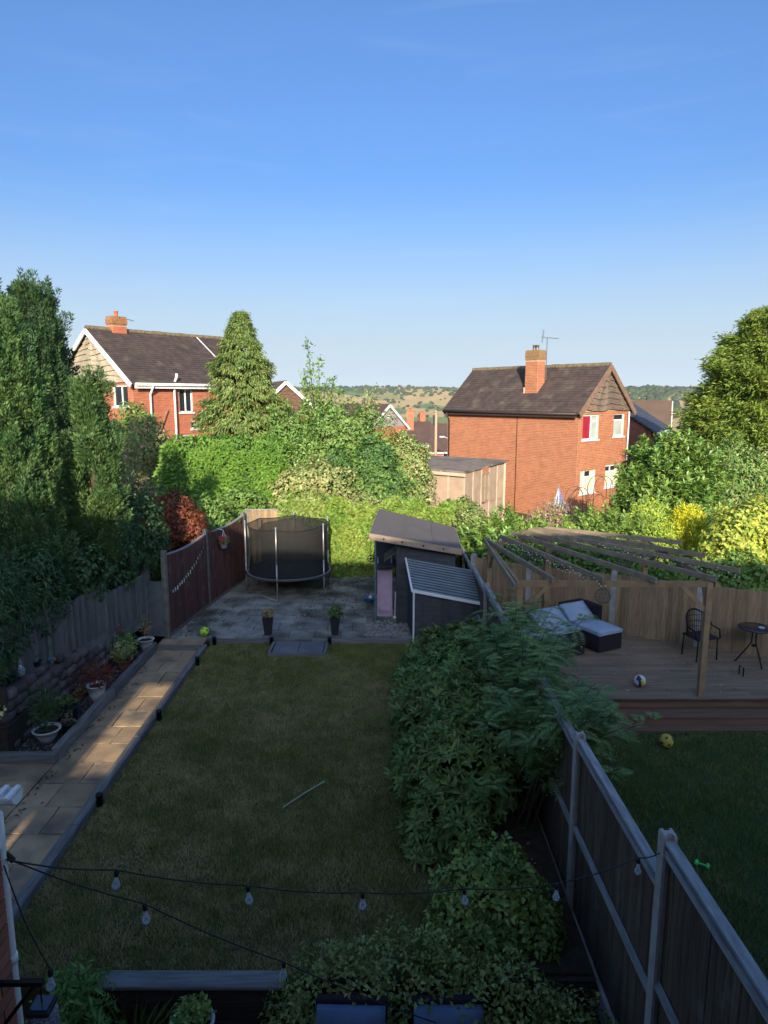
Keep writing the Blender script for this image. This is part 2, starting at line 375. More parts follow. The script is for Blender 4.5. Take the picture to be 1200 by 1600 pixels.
clumps('ridge_woodland', np.c_[wx, wy, relief(wx, wy) + rad * .6], rad)
wx = rng.uniform(620, 1500, 900); wy = rng.uniform(1250, 2200, 900); rad = rng.uniform(7, 12, 900)
clumps('hillside_woodland', np.c_[wx, wy, relief(wx, wy) + rad * .6], rad)

# ------------------------------------------------------------------ the garden's own levels
m_soil = M('dark_soil', (.035, .025, .018), (.06, .045, .03), scale=14, rough=.98, bump=.6)
m_lawnbase = M('lawn_soil', (.05, .06, .02), (.1, .085, .04), scale=1.7, rough=.98, bump=.4, bscale=60)
m_slab = M('sandstone_slab', (.42, .3, .175), (.3, .215, .13), scale=3.5, rough=.85, obr=.16, bump=.35, bscale=22, spot=((.12, .105, .085), 1.6, .48, .72))
m_patio = M('grey_patio_slab', (.3, .3, .27), (.2, .2, .18), scale=2.6, rough=.88, obr=.22, bump=.35, bscale=22, spot=((.085, .09, .072), 1.7, .42, .66))
m_joint = M('joint_dirt', (.05, .045, .035), (.035, .04, .02), scale=9, rough=.95)
lawn = MB().box(-3.86, 2.0, 5.62, 14.46, -.7, -.012).build('lawn', m_lawnbase, kind='structure')
nlawn = MB().box(2.16, 12.0, -.3, 10.42, -.7, -.012).build('neighbour_lawn', M('green_lawn_soil', (.03, .055, .018), (.05, .07, .025), scale=1.4, rough=.98), kind='structure')
bed = MB().box(.75, 1.98, 5.63, 14.2, -.005, .03).box(-.72, 1.98, 5.56, 5.615, -.7, .01).build('flower_bed', m_soil, kind='structure')
bed2 = MB().box(-.75, 1.98, 4.55, 5.6, -.7, -.56).build('front_bed', m_soil, kind='structure')
path = MB().box(-4.86, -3.96, 5.4, 13.9, -.7, .02).box(-7.5, -4.87, -.2, 9.44, -.7, .02).build('path', m_joint, kind='structure')
patio = MB().box(-4.95, 2.0, 14.48, 19.75, -.7, .075).box(-4.95, -3.9, 13.98, 14.475, -.7, .075).build('patio', m_joint, kind='structure')
lower = MB().box(-1.9, 2.0, -.3, 5.4, -.75, -.62).build('lower_patio', m_joint, kind='structure')
planter = MB().box(-5.75, -4.95, 9.5, 13.9, -.7, .1).build('planter_soil', m_soil, kind='structure')
raised = MB().box(-12, -5.6, 9.45, 20, -.7, .55).build('raised_ground', m_soil, kind='structure')
rear = MB().box(-14, 14, 20.2, 40, -.7, -.1).build('rear_gardens', m_ground, kind='structure')
def slab_mesh(w, d, h, seed):
    r = random.Random(seed); bm = bmesh.new(); bmesh.ops.create_grid(bm, x_segments=4, y_segments=3, size=.5)
    for v in bm.verts:
        v.co.x *= w; v.co.y *= d; edge = abs(abs(v.co.x) - w / 2) < 1e-4 or abs(abs(v.co.y) - d / 2) < 1e-4
        v.co.z = h + (r.uniform(-.006, .0) if edge else r.uniform(-.003, .003))
        if edge: v.co.x += r.uniform(-.006, .006); v.co.y += r.uniform(-.006, .006)
    ex = bmesh.ops.extrude_edge_only(bm, edges=[e for e in bm.edges if e.is_boundary])
    for v in [g for g in ex['geom'] if isinstance(g, bmesh.types.BMVert)]: v.co.z = 0
    me = bpy.data.meshes.new('slab'); bm.to_mesh(me); bm.free(); return me
def lay(parent, mat, x0, x1, y0, y1, z, cols, rowh, th=.035, gap=.014, stagger=True, seed=0):
    r = random.Random(seed); y = y0; k = 0; cache = {}
    while y < y1 - .05:
        d = min(rowh, y1 - y); cw = (x1 - x0) / cols; xs = [x0 + cw * i for i in range(cols + 1)]
        if stagger: xs = [xs[0]] + [q + (cw * (.3 if k % 2 else -.15)) for q in xs[1:-1]] + [xs[-1]]
        for i in range(cols):
            w = xs[i + 1] - xs[i]; key = (round(w, 2), round(d, 2), r.randrange(3))
            if key not in cache: cache[key] = slab_mesh(w - gap, d - gap, th, seed + len(cache)); cache[key].materials.append(mat)
            inst(cache[key], 'slab', parent, ((xs[i] + xs[i + 1]) / 2, y + d / 2, z + r.uniform(-.004, .004)), rot=(r.uniform(-.006, .006), r.uniform(-.006, .006), r.uniform(-.006, .006)))
        y += d; k += 1
lay(path, m_slab, -4.86, -3.97, 6.0, 13.9, .02, 2, .56, seed=3)
lay(path, m_slab, -7.5, -4.87, 5.44, 9.44, .02, 4, .57, seed=9)
lay(patio, m_patio, -4.9, 1.95, 14.5, 19.7, .075, 12, .52, seed=21)
lay(patio, m_slab, -4.9, -3.92, 14.0, 14.47, .075, 2, .47, seed=33)
lay(lower, m_slab, -1.88, 1.98, 1.9, 4.5, -.62, 6, .52, seed=41)
# low stone kerb under the patio's edge
kw = thing('kerb_wall', 'low kerb of weathered grey stones along the patio edge at the lawn end', 'kerb', (0, 14.47, 0))
st = MB().box(-.16, .16, -.03, .03, -.0, .1).mesh('stone', M('kerb_stone', (.13, .125, .11), (.07, .07, .06), scale=8, rough=.95, obr=.3, bump=.5))
x = -3.8
while x < .6:
    if not (-2.5 < x < -1.2): inst(st, 'stone', kw, (x, random.uniform(-.012, .012), .003), scale=(random.uniform(.9, 1.05), 1, random.uniform(.9, 1.05)), rz=random.uniform(-.03, .03))
    x += .335

# grass: real blades, straw-coloured where the lawn is dry
def vnoise(x, y, s, seed):
    r = np.random.default_rng(seed); T = r.random((64, 64)); u, v = x / s, y / s; i, j = np.floor(u).astype(int), np.floor(v).astype(int); f, g = u - i, v - j
    f, g = f * f * (3 - 2 * f), g * g * (3 - 2 * g); t = lambda a, b: T[a % 64, b % 64]
    return (t(i, j) * (1 - f) + t(i + 1, j) * f) * (1 - g) + (t(i, j + 1) * (1 - f) + t(i + 1, j + 1) * f) * g
def grass(name, x0, x1, y0, y1, n, h, dry, tones):
    x = rng.uniform(x0, x1, n); y = rng.uniform(y0, y1, n)
    pn = .34 * vnoise(x, y, .9, 1) + .3 * vnoise(x + 3, y, .34, 2) + .36 * vnoise(x, y + 5, .12, 3) + rng.normal(0, .07, n)
    t = np.clip((pn - .5) * 1.7 + dry - .25 * np.clip((y - 12) / 2, 0, 1) - .2 * np.clip((x + .3) / 1, 0, 1) + rng.normal(0, .2, n), 0, 1)
    lie = .3 + .5 * t; a = rng.uniform(0, 6.283, n)
    P = np.c_[x, y, np.full(n, -.015)]; D = nrm(np.c_[np.cos(a) * lie, np.sin(a) * lie, np.ones(n)])
    hh = h * rng.uniform(.5, 1.4, n) * (.6 + .9 * vnoise(x, y, .25, 5)); S = nrm(np.c_[-np.sin(a), np.cos(a), np.zeros(n)] + rng.normal(0, .3, (n, 3)) * [1, 1, 0]) * .0048
    Vv = np.stack([P - S, P + S, P + D * hh[:, None]], 1).reshape(-1, 3); Ff = np.arange(3 * n).reshape(-1, 3)
    me = rawmesh(name, Vv, Ff, M('grass_blade', (1, 1, 1), (.85, .85, .85), scale=3, rough=.75, isl=.35, attr=True, trans=.2))
    c = np.array(tones[0]) * (1 - t[:, None]) + np.array(tones[1]) * t[:, None]
    tint(me, np.repeat(c, 3, axis=0)); return put(bpy.data.objects.new(name, me), kind='stuff')
grass('lawn_grass', -3.84, .95, 5.64, 14.44, 380000, .045, .43, ((.2, .235, .062), (.46, .37, .17)))
grass('neighbour_grass', 2.18, 9.5, 4.0, 10.4, 170000, .05, .35, ((.11, .19, .045), (.3, .27, .1)))

# ------------------------------------------------------------------ houses
class House:
    def __init__(s, name, label, O, e1, Ln, Wd, z0, ze, zr, side=1, ove=.25, ovv=.14, parts=True):
        s.e1 = vec2(e1); s.e2 = (-s.e1[1] * side, s.e1[0] * side); s.O = O; s.L = Ln; s.W = Wd; s.z0 = z0; s.ze = ze; s.zr = zr; s.ove = ove; s.ovv = ovv
        s.k = (zr - ze) / (Wd / 2); s.t = thing(name, label, 'house', (0, 0, 0))
        n1 = (-s.e2[0], -s.e2[1]); n2 = (-s.e1[0], -s.e1[1])
        s.front = Wall(O, s.e1, n1); s.gable = Wall(O, s.e2, n2)
        s.back = Wall(s.P(0, Wd, 0), s.e1, s.e2); s.far = Wall(s.P(Ln, 0, 0), s.e2, s.e1)
    def P(s, a, b, z): return (s.O[0] + s.e1[0] * a + s.e2[0] * b, s.O[1] + s.e1[1] * a + s.e2[1] * b, z)
    def walls(s, fh, gh, mwall, mbrick=None, deep=.1):
        mb = MB(); wall_sheet(mb, s.front, 0, s.L, s.z0, s.ze, fh, deep); wall_sheet(mb, s.gable, 0, s.W, s.z0, s.ze, gh, deep)
        wall_sheet(mb, s.back, 0, s.L, s.z0, s.ze, []); wall_sheet(mb, s.far, 0, s.W, s.z0, s.ze, [])
        for a in (0, s.L): mb.add([s.P(a, 0, s.ze), s.P(a, s.W, s.ze), s.P(a, s.W / 2, s.zr)], [(0, 1, 2)])
        mb.build('wall', mwall, s.t)
        if mbrick:
            zb = s.z0
            brickwork(s.front, 0, s.L, zb, s.ze, fh).build('front_bricks', mbrick, s.t, kind='stuff')
            brickwork(s.gable, 0, s.W, zb, s.ze, gh).build('gable_bricks', mbrick, s.t, kind='stuff')
    def roof(s, mroof, tiles=True, mridge=None, th=.09):
        a0, a1 = -s.ovv, s.L + s.ovv; h = s.W / 2; zlo = s.ze - s.ove * s.k + .05; zr = s.zr + .05; mb = MB()
        for b0, sg in ((-s.ove, 1), (s.W + s.ove, -1)):
            A, B, C, D = s.P(a0, b0, zlo), s.P(a1, b0, zlo), s.P(a1, h, zr), s.P(a0, h, zr)
            up = [(p[0], p[1], p[2] + th) for p in (A, B, C, D)]
            mb.hexa([A, B, C, D] + up) if sg > 0 else mb.hexa([B, A, D, C] + [up[1], up[0], up[3], up[2]])
        r = mb.build('roof', mroof, s.t)
        if tiles:
            t = MB()
            for b0 in ((-s.ove, s.W + s.ove)):
                A, B, C, D = (s.P(a0, b0, zlo + th), s.P(a1, b0, zlo + th), s.P(a0, h, zr + th), s.P(a1, h, zr + th))
                q = rooftiles(A, B, C, D); t.add(q.v, q.f)
            t.build('roof_tiles', mroof, r, kind='stuff')
        if mridge:
            n = int((a1 - a0) / .45); rm = MB()
            rm.tube([(-.22, 0, 0), (.22, 0, 0)], .12, 8); me = rm.mesh('ridge_tile', mridge)
            for i in range(n):
                p = s.P(a0 + (i + .5) * (a1 - a0) / n, h, zr + th - .02 + random.uniform(-.01, .01)); inst(me, 'ridge_tile', r, p, math.atan2(s.e1[1], s.e1[0]) + random.uniform(-.02, .02))
        s.r = r; s.zlo = zlo; s.zt = zr + th; return r
    def barge(s, m, wdt=.05, hgt=.2, at=None):
        for a in ([-s.ovv - .03, s.L + s.ovv + .03] if at is None else at):
            for b0 in (-s.ove, s.W + s.ove):
                p, q = s.P(a, b0, s.zlo - .03), s.P(a, s.W / 2, s.zt - .12)
                MB().beam(p, q, wdt, hgt).build('barge_board', m, s.t)
    def gable_boards(s, m, n=9, far=False):
        w = s.gable; hgt = s.zr - s.ze - .05
        for i in range(n):
            z0 = s.ze + hgt * i / n; z1 = s.ze + hgt * (i + 1.25) / n
            def half(z): return max(.03, (s.zr - z) / s.k - .02)
            pts = []; nn = 14; hb = half(z0 + .01); ht = half(min(z1, s.zr - .03)); c = s.W / 2; mb = MB()
            ph = random.uniform(0, 9)
            for j in range(nn + 1):
                f = j / nn * 2 - 1; zl = z0 + .045 * math.sin(f * 6 + ph) + .014 * math.sin(f * 13 + ph * 2) + random.uniform(-.012, .012)
                xl = c + f * min(hb, half(zl)); pts.append((xl, max(zl, s.ze - .03), c + f * ht, min(z1, s.zr - .02)))
            for j in range(nn):
                p, q = pts[j], pts[j + 1]
                mb.hexa([w.p(p[0], p[1], .012), w.p(q[0], q[1], .012), w.p(q[2], q[3], .006), w.p(p[2], p[3], .006),
                         w.p(p[0], p[1], .085 + random.uniform(-.008, .008)), w.p(q[0], q[1], .085 + random.uniform(-.008, .008)), w.p(q[2], q[3], .022), w.p(p[2], p[3], .022)])
            mb.build('gable_board', m, s.t)
    def gutter(s, m, a0=-.1, a1=None, drop=.02, front=True):
        a1 = s.L + .1 if a1 is None else a1
        MB().tube([s.P(a0, -s.ove - .05, s.zlo + drop), s.P(a1, -s.ove - .05, s.zlo + drop)], .058, 8).build('gutter', m, s.t, True)
        MB().beam(s.P(a0, -s.ove + .012, s.zlo - .06), s.P(a1, -s.ove + .012, s.zlo - .06), .022, .16).build('fascia', m, s.t)
    def pipe(s, a, z1, z0, m, d=.09, r=.038, name='downpipe', wall=None, out=None):
        w = wall or s.front; pts = [w.p(a, z1, out if out else d), w.p(a, z1 - .12, out if out else d), w.p(a, z1 - .4, d), w.p(a, z0, d)]
        MB().tube(pts, r, 8).build(name, m, s.t, True)
    def chimney(s, a, b, wa, wb, z0, z1, mortar, brick, pots=1, potm=None, cap=.3, capm=None):
        c = s.P(a, b, 0); e1, e2 = s.e1, s.e2
        def face(oa, ob, e, no): return Wall((c[0] + e1[0] * oa + e2[0] * ob, c[1] + e1[1] * oa + e2[1] * ob), e, no)
        fs = [(face(-wa / 2, -wb / 2, e1, (-e2[0], -e2[1])), wa), (face(-wa / 2, -wb / 2, e2, (-e1[0], -e1[1])), wb),
              (face(-wa / 2, wb / 2, e1, e2), wa), (face(wa / 2, -wb / 2, e2, e1), wb)]
        mb = MB(); bb = MB()
        for w, wd in fs: wall_sheet(mb, w, 0, wd, z0, z1, []); q = brickwork(w, 0, wd, z0, z1 - cap, []); bb.add(q.v, q.f)
        mb.add([fs[0][0].p(0, z1), fs[0][0].p(wa, z1), fs[2][0].p(wa, z1), fs[2][0].p(0, z1)], [(0, 1, 2, 3)])
        ch = mb.build('chimney', mortar, s.t); bb.build('chimney_bricks', brick, ch, kind='stuff')
        cm = MB()
        def blk(g, za, zb):
            p = [s.P(a - wa / 2 - g, b - wb / 2 - g, za), s.P(a + wa / 2 + g, b - wb / 2 - g, za), s.P(a + wa / 2 + g, b + wb / 2 + g, za), s.P(a - wa / 2 - g, b + wb / 2 + g, za)]
            cm.hexa(p + [(q[0], q[1], zb) for q in p])
        k = 5
        for i in range(k): blk(.012 + .014 * (i if i < 3 else 4 - i) + random.uniform(-.008, .008), z1 - cap + cap * i / k + .003, z1 - cap + cap * (i + 1) / k - .003)
        blk(.01, z1 - .002, z1 + .05); cm.build('chimney_cap', capm or m_lichen, ch)
        for i in range(pots):
            p = s.P(a + (i - (pots - 1) / 2) * .16, b, z1 + .04); MB().lathe([(.1, 0), (.085, .05), (.08, .2), (.1, .22), (.1, .25), (.07, .25)], p, 12).build('chimney_pot', potm or m_brick_l, ch, True)
        return ch

# right-hand brick house
m_capmoss = M('mossy_cap', (.3, .19, .09), (.2, .11, .06), scale=14, rough=.95, bump=.5)
m_brownwood = M('brown_barge', (.23, .15, .1), (.16, .1, .07), scale=6, rough=.8)
m_gutter_b = M('brown_gutter', (.05, .035, .03), (.04, .03, .025), rough=.5)
m_red = M('red_curtain', (.36, .015, .04), (.22, .008, .02), scale=3, rough=.9, stretch=(9, 9, .3))
m_blind = M('cream_blind', (.62, .58, .44), (.55, .5, .38), scale=2, rough=.7, stretch=(14, 14, .2))
m_pale = M('pale_interior', (.42, .45, .4), (.3, .34, .3), scale=2, rough=.5)
RH = House('brick_house', 'orange brick house with brown tiled roof and dark waney boards in its gable', (8.5, 30), (-.654, .757), 7.9, 4.15, -.8, 4.78, 6.68, side=-1, ove=.22, ovv=.16)
gh = [(.3, 1.56, 3.5, 4.6), (2.8, 3.72, 3.56, 4.62), (.28, 1.5, 1.1, 2.15), (2.3, 3.62, 1.22, 2.25)]
RH.walls([], gh, m_mortar, m_brick)
RH.roof(m_tile, True, m_lichen); RH.barge(m_brownwood, .06, .22, [-.19]); RH.gable_boards(m_board_d, 7); RH.gutter(m_gutter_b, -.02, 8.0)
RH.pipe(7.72, 4.6, -.7, m_gutter_b, out=.27); RH.pipe(3.98, 4.7, -.7, m_white, wall=RH.gable)
RH.pipe(3.35, 4.6, -.7, m_gutter_b, d=.02, r=.016, name='cable')
window(RH.gable, RH.t, *gh[0], m_white, m_glass, bars=(.56,), trans=((.72, .56, 1),), panes=[(0, .56, 0, 1, m_red), (.56, 1, 0, 1, m_pale)])
window(RH.gable, RH.t, *gh[1], m_white, m_glass, trans=((.72, 0, 1),), panes=[(0, 1, 0, .72, m_pale), (0, 1, .72, 1, m_glass)])
window(RH.gable, RH.t, *gh[2], m_white, m_glass, bars=(.3,), trans=((.7, 0, 1),), panes=[(0, 1, 0, .7, m_blind), (0, .3, .7, 1, m_blind), (.3, .7, .7, 1, m_glass), (.7, 1, .7, 1, m_blind)])
window(RH.gable, RH.t, *gh[3], m_white, m_glass, bars=(.36,), trans=((.72, 0, 1),), panes=[(0, 1, 0, .72, m_blind), (0, .36, .72, 1, m_glass), (.36, .7, .72, 1, m_glass), (.7, 1, .72, 1, m_blind)])
RH.chimney(3.15, .95, .72, .55, 5.0, 7.5, m_mortar, m_brick, 2, M('metal_flue', (.2, .19, .18), rough=.5, metal=.6), .42, m_capmoss)
fl = MB(); fl.box(-.42, .42, -.34, -.29, -.1, .1); fl.box(-.42, -.37, -.3, .35, -.0, .5)
o = fl.build('chimney_flashing', M('pale_mortar_flashing', (.55, .46, .36), rough=.9), RH.t); o.location = RH.P(3.15, .95, 5.33); o.rotation_euler = (0, 0, math.atan2(RH.e1[1], RH.e1[0]) + math.pi)
ae = MB(); c = RH.P(2.82, 1.35, 5.9); ae.tube([c, (c[0], c[1], 8.15)], .022, 6)
ae.tube([(c[0] - .3, c[1] - .1, 8.15), (c[0] + .55, c[1] + .2, 8.1)], .015, 5)
for i in range(7): q = .55 - i * .12; ae.beam((c[0] + q - .05, c[1] - .22, 8.12), (c[0] + q + .05, c[1] + .3, 8.12), .012, .012)
for dz in (-.2, -.1, .12, .24, .36): ae.tube([(c[0] - .33, c[1] - .3, 8.1 + dz), (c[0] - .2, c[1] + .15, 8.1 + dz)], .009, 4); 
for dx in (-.33, -.2): ae.tube([(c[0] + dx, c[1] - .3 + (dx + .33) * 3.4, 7.9), (c[0] + dx + .08, c[1] - .3 + (dx + .33) * 3.4, 8.48)], .009, 4)
ae.build('aerial', M('aerial_metal', (.3, .3, .3), rough=.4, metal=.7), RH.t)

# left-hand brick house
m_mortar_r = M('red_mortar', (.5, .27, .18), (.43, .22, .14), scale=8, rough=.95)
LH = House('brick_house', 'red brick house with white barge boards and white downpipes behind the cypress', (-10.15, 28), (.61, .79), 7.4, 5.8, -.8, 6.0, 8.12, side=1, ove=.25, ovv=.2)
fh = [(2.2, 2.9, 4.72, 5.74), (1.95, 2.9, 2.9, 3.75), (2.75, 3.4, 4.0, 4.35)]; gh = [(.35, 1.45, 4.98, 5.86)]
LH.walls(fh, gh, m_mortar_r, m_brick_l); LH.roof(m_tile, True, m_lichen); LH.barge(m_white, .06, .18, [-.23]); LH.gable_boards(m_board_p, 9); LH.gutter(m_white, -.05, 7.5)
window(LH.front, LH.t, *fh[0], m_white, m_glass, bars=(.5,)); window(LH.front, LH.t, *fh[1], m_white, m_glass, trans=((.6, 0, 1),)); window(LH.front, LH.t, *fh[2], m_white, m_glass)
window(LH.gable, LH.t, *gh[0], m_white, m_glass, bars=(.45,))
LH.pipe(.75, 5.9, 3.0, m_white, out=.3, r=.045); LH.pipe(.75, 3.0, -.7, m_white, d=.08, r=.04)
LH.pipe(1.9, 6.35, -.7, m_white, out=.32, r=.055, d=.12)
MB().beam(LH.front.p(1.15, 4.0, .07), LH.front.p(1.55, 4.85, .07), .05, .05).build('vent_pipe', M('brown_pipe', (.3, .2, .1)), LH.t)
LH.chimney(1.25, 2.9, .66, .5, 7.5, 8.78, m_mortar_r, m_brick_l, 1, m_brick_l, .34, M('sooty_brick', (.34, .16, .08), (.2, .12, .06), scale=9, rough=.95, bump=.4))
MB().tube([LH.P(1.6, 2.9, 8.5), LH.P(1.6, 2.9, 8.8)], .02, 5).tube([LH.P(1.2, 2.6, 8.78), LH.P(2.3, 3.2, 8.76)], .014, 4).build('aerial', MATS['aerial_metal'], LH.t)
MB().tube([LH.P(5.4, 2.9, 8.3), LH.P(5.4, -.2, 6.08)], .022, 5).build('lead_strip', m_white, LH.t)

# houses further down the hill
m_grender = M('grey_render', (.28, .25, .23), (.23, .21, .19), scale=2, rough=.95)
m_cream = M('cream_render', (.62, .57, .46), (.55, .5, .4), scale=2, rough=.95)
m_shadebrick = M('shade_tinted_brick', (.2, .08, .055), (.15, .06, .045), scale=3, rough=.9)  # shade of the far house end is put into this brick colour
m_rtile = M('far_roof_tile', (.1, .062, .052), (.075, .05, .045), scale=1.2, rough=.9)
m_btile = M('brown_far_tile', (.13, .09, .065), (.1, .07, .05), scale=1.2, rough=.9)
def simple(name, label, O, e1, Ln, Wd, z0, ze, zr, side, mw, mr, barge=m_white, fh=(), gh=(), chim=None, gmat=None, mg=None, gut=m_white):
    h = House(name, label, O, e1, Ln, Wd, z0, ze, zr, side, .3, .2)
    h.walls(list(fh), list(gh), mw); h.roof(mr, True, None)
    if barge: h.barge(barge, .07, .19, [-.23])
    h.gutter(gut)
    for f in fh: window(h.front, h.t, *f, m_white, mg or m_glass, bars=(.5,), fw=.07)
    for g in gh: window(h.gable, h.t, *g, m_white, mg or m_glass, bars=(.5,), fw=.07)
    if chim: h.chimney(chim[0], chim[1], .75, .6, chim[2], chim[3], m_mortar_r, m_brick_l, 2, m_brick_l, .2, m_brick_l)
    if gmat == 'boards': h.gable_boards(M('waney_board_brown', (.15, .085, .055), (.09, .055, .04), scale=5, rough=.9, stretch=(1, 1, 6)), 9)
    elif gmat: w = h.gable; MB().add([w.p(.1, ze, .03), w.p(Wd - .1, ze, .03), w.p(Wd / 2, zr - .08, .03), w.p(.1, ze, .0), w.p(Wd - .1, ze, .0), w.p(Wd / 2, zr - .08, .0)], [(0, 1, 2), (0, 3, 4, 1), (1, 4, 5, 2), (2, 5, 3, 0)]).build('gable_panel', gmat, h.t)
    return h
simple('brown_gabled_house', 'house with brown boarded gable and white verges right of the conifer', (-3.95, 44), (-.3, .95), 9, 4.6, -3, 4.15, 6.25, 1, m_brick_l, m_btile, gh=[(1.2, 2.5, 2.8, 3.9)], gmat='boards')
gh_ = simple('grey_gabled_house', 'house with grey rendered gable above the shrubs in the middle distance', (-1.2, 60.6), (-.65, .76), 9, 4.2, -4.5, 2.7, 4.6, -1, m_brick_l, m_rtile, gmat=m_grender, gh=[(1, 2.4, .4, 1.5)])
v_ = MB(); gh_.gable.box(v_, 1.98, 2.22, 3.5, 3.74, .03, .06); v_.build('vent', m_white, gh_.t)
simple('hipped_house', 'distant roof with red chimney just right of the grey gable', (4.6, 72), (-1, .06), 3.4, 5, -6, .5, 2.6, -1, m_brick_l, m_rtile, barge=None, chim=(1.9, 1.7, 1.6, 3.9))
simple('red_terrace', 'distant red brick house with brown roof below the telegraph pole', (9.8, 92), (-.95, -.3), 6.2, 6, -9, -1.7, 1.6, -1, m_brick_l, m_rtile, fh=[(.6, 2.0, -3.3, -2.1), (3.6, 5.0, -3.3, -2.1)], chim=(4.2, 2.2, .6, 3.2))
simple('distant_house', 'far house roof below the field edge between pole and orange house', (12.5, 150), (-.9, .4), 8, 6, -16, -5.2, -2.6, -1, m_brick_l, m_rtile)
simple('garage_block', 'low brick outbuilding with pale roof beyond the panel garage', (5.8, 66), (.96, .1), 4.5, 4.2, -5, -2.0, -.9, 1, m_brick_l, M('grey_sheet_roof', (.2, .18, .17)), gh=[])
simple('white_outbuilding', 'small white gabled outbuilding beside the telegraph pole foot', (7.0, 62), (.9, .43), 3, 2.3, -5, -1.15, -.45, 1, m_white, M('pale_roof', (.6, .6, .6)), gh=[(.5, 1.3, -2.2, -1.4)])
simple('dark_extension', 'house end in brick darkened to look shaded, with slate roof, behind the orange brick house', (14.6, 37.5), (.5, .86), 5, 5.0, -2, 3.55, 5.2, 1, m_shadebrick, M('blue_slate', (.05, .055, .07), (.07, .075, .09), rough=.6), barge=None, gh=[(2.0, 3.0, 2.0, 3.3)])
simple('cream_gabled_house', 'house with brown tiled roof and cream rendered gable wall at the far right', (19.0, 46), (-.93, .37), 7, 5.0, -3, 2.2, 5.0, -1, m_cream, m_btile, barge=m_cream)

# the house this view is taken from, and its neighbour: they stand behind the camera and shade the garden
m_ownbrick = M('own_brick', (.3, .12, .075), (.22, .085, .06), scale=5, rough=.9, obr=.2, bump=.3)
m_ownmortar = M('own_mortar', (.36, .27, .19), (.3, .22, .16), scale=8, rough=.95)
def terrace(name, label, x0, x1, y0, y1, ze, zr, windows):
    t = thing(name, label, 'house', ((x0 + x1) / 2, y1, -.7)); t_inv = Matrix.Translation((-(x0 + x1) / 2, -y1, .7))
    def fin(o): o.matrix_parent_inverse = t_inv; return o
    w = Wall((x0, y1), (1, 0), (0, 1)); mb = MB(); wall_sheet(mb, w, 0, x1 - x0, -.7, ze, windows, .1)
    mb.quad((x0, y0, -.7), (x1, y0, -.7), (x1, y0, ze), (x0, y0, ze)); ym = (y0 + y1) / 2
    for x in (x0, x1): mb.add([(x, y0, -.7), (x, y1, -.7), (x, y1, ze), (x, ym, zr), (x, y0, ze)], [(0, 1, 2, 3, 4)])
    fin(mb.build('wall', m_ownmortar, t))
    k = (zr - ze) / (y1 - ym); r = MB(); o_ = .14
    r.hexa([(x0 - .1, y1 + o_, ze - k * o_), (x1 + .1, y1 + o_, ze - k * o_), (x1 + .1, ym, zr), (x0 - .1, ym, zr), (x0 - .1, y1 + o_, ze - k * o_ + .12), (x1 + .1, y1 + o_, ze - k * o_ + .12), (x1 + .1, ym, zr + .12), (x0 - .1, ym, zr + .12)])
    r.hexa([(x1 + .1, y0 - .2, ze - k * .2), (x0 - .1, y0 - .2, ze - k * .2), (x0 - .1, ym, zr), (x1 + .1, ym, zr), (x1 + .1, y0 - .2, ze - k * .2 + .12), (x0 - .1, y0 - .2, ze - k * .2 + .12), (x0 - .1, ym, zr + .12), (x1 + .1, ym, zr + .12)])
    fin(r.build('roof', m_tile, t))
    for h in windows: f = window(w, t, *h, m_white, m_glass, bars=(.5,)); fin(f)
    return t, fin
OWN, ofin = terrace('semi_detached_house', 'red brick house at the camera with white gutter and downpipe at its corner', -3.83, 6.75, -8.3, -.35, 6.1, 9.2, [(3.2, 4.7, 4.2, 5.5), (7.5, 9.2, 4.2, 5.5), (7.2, 9.6, .2, 2.2)])
RNE, rfin = terrace('adjoining_house', 'lower brick house adjoining on the right that shades the deck', 6.86, 18, -8.3, -.35, 5.5, 8.55, [(2, 3.6, 3.8, 5.0), (6, 7.6, 3.8, 5.0)])
NEI, nfin = terrace('neighbouring_house', 'brick house next door that shades the tall conifers', -16, -4.6, -8.3, -.35, 6.2, 9.3, [(2, 3.6, 4.2, 5.5), (7, 8.6, 4.2, 5.5)])
# unseen blocks added in the house gap to bound the path's sun strip
g = thing('sun_gap_blocker', 'unseen low block and raised block added between the two houses to shape sunlight on the path', 'garage', (-4.36, -3, 0)); 
o = MB().box(-4.52, -3.85, -5.5, -.6, -.7, 3.4).build('wall', m_ownmortar, g); o.matrix_parent_inverse = Matrix.Translation((4.36, 3, 0))
o = MB().box(-4.525, -3.84, -5.6, -.5, 3.4, 3.52).build('roof', MATS['grey_sheet_roof'], g); o.matrix_parent_inverse = Matrix.Translation((4.36, 3, 0))
o = MB().box(-4.52, -3.85, -1.4, -.45, 4.98, 8.7).build('raised_blocker', m_ownmortar, g); o.matrix_parent_inverse = Matrix.Translation((4.36, 3, 0))  # added high block cuts off the far end of the sun strip
def efin(o): o.location.x -= .125; return ofin(o)
# rear extension of the own house: only its far corner shows at the left edge of the picture
ext = Wall((-1.92, -.33), (0, 1), (1, 0)); mb = MB()
wall_sheet(mb, ext, 0, 3.6, -.7, 3.15, []); mb.quad((-3.75, 3.27, -.7), (-1.92, 3.27, -.7), (-1.92, 3.27, 3.15), (-3.75, 3.27, 3.15)); mb.quad((-3.75, -.33, -.7), (-3.75, 3.27, -.7), (-3.75, 3.27, 3.15), (-3.75, -.33, 3.15))
efin(mb.build('extension_wall', m_ownmortar, OWN))
bme = {}
for r_ in range(51):
    z = -.7 + r_ * .075; x = 3.6
    for k in range(3):
        L_ = .1025 if (k == 0 and r_ % 2) else .215
        if L_ not in bme: bme[L_] = MB().box(-.0, .008, -L_, 0, 0, .064).mesh('brick', m_ownbrick)
        b = inst(bme[L_], 'brick', OWN, (-1.92 + random.uniform(0, .002), -.33 + x, z + .005)); efin(b); x -= L_ + .011
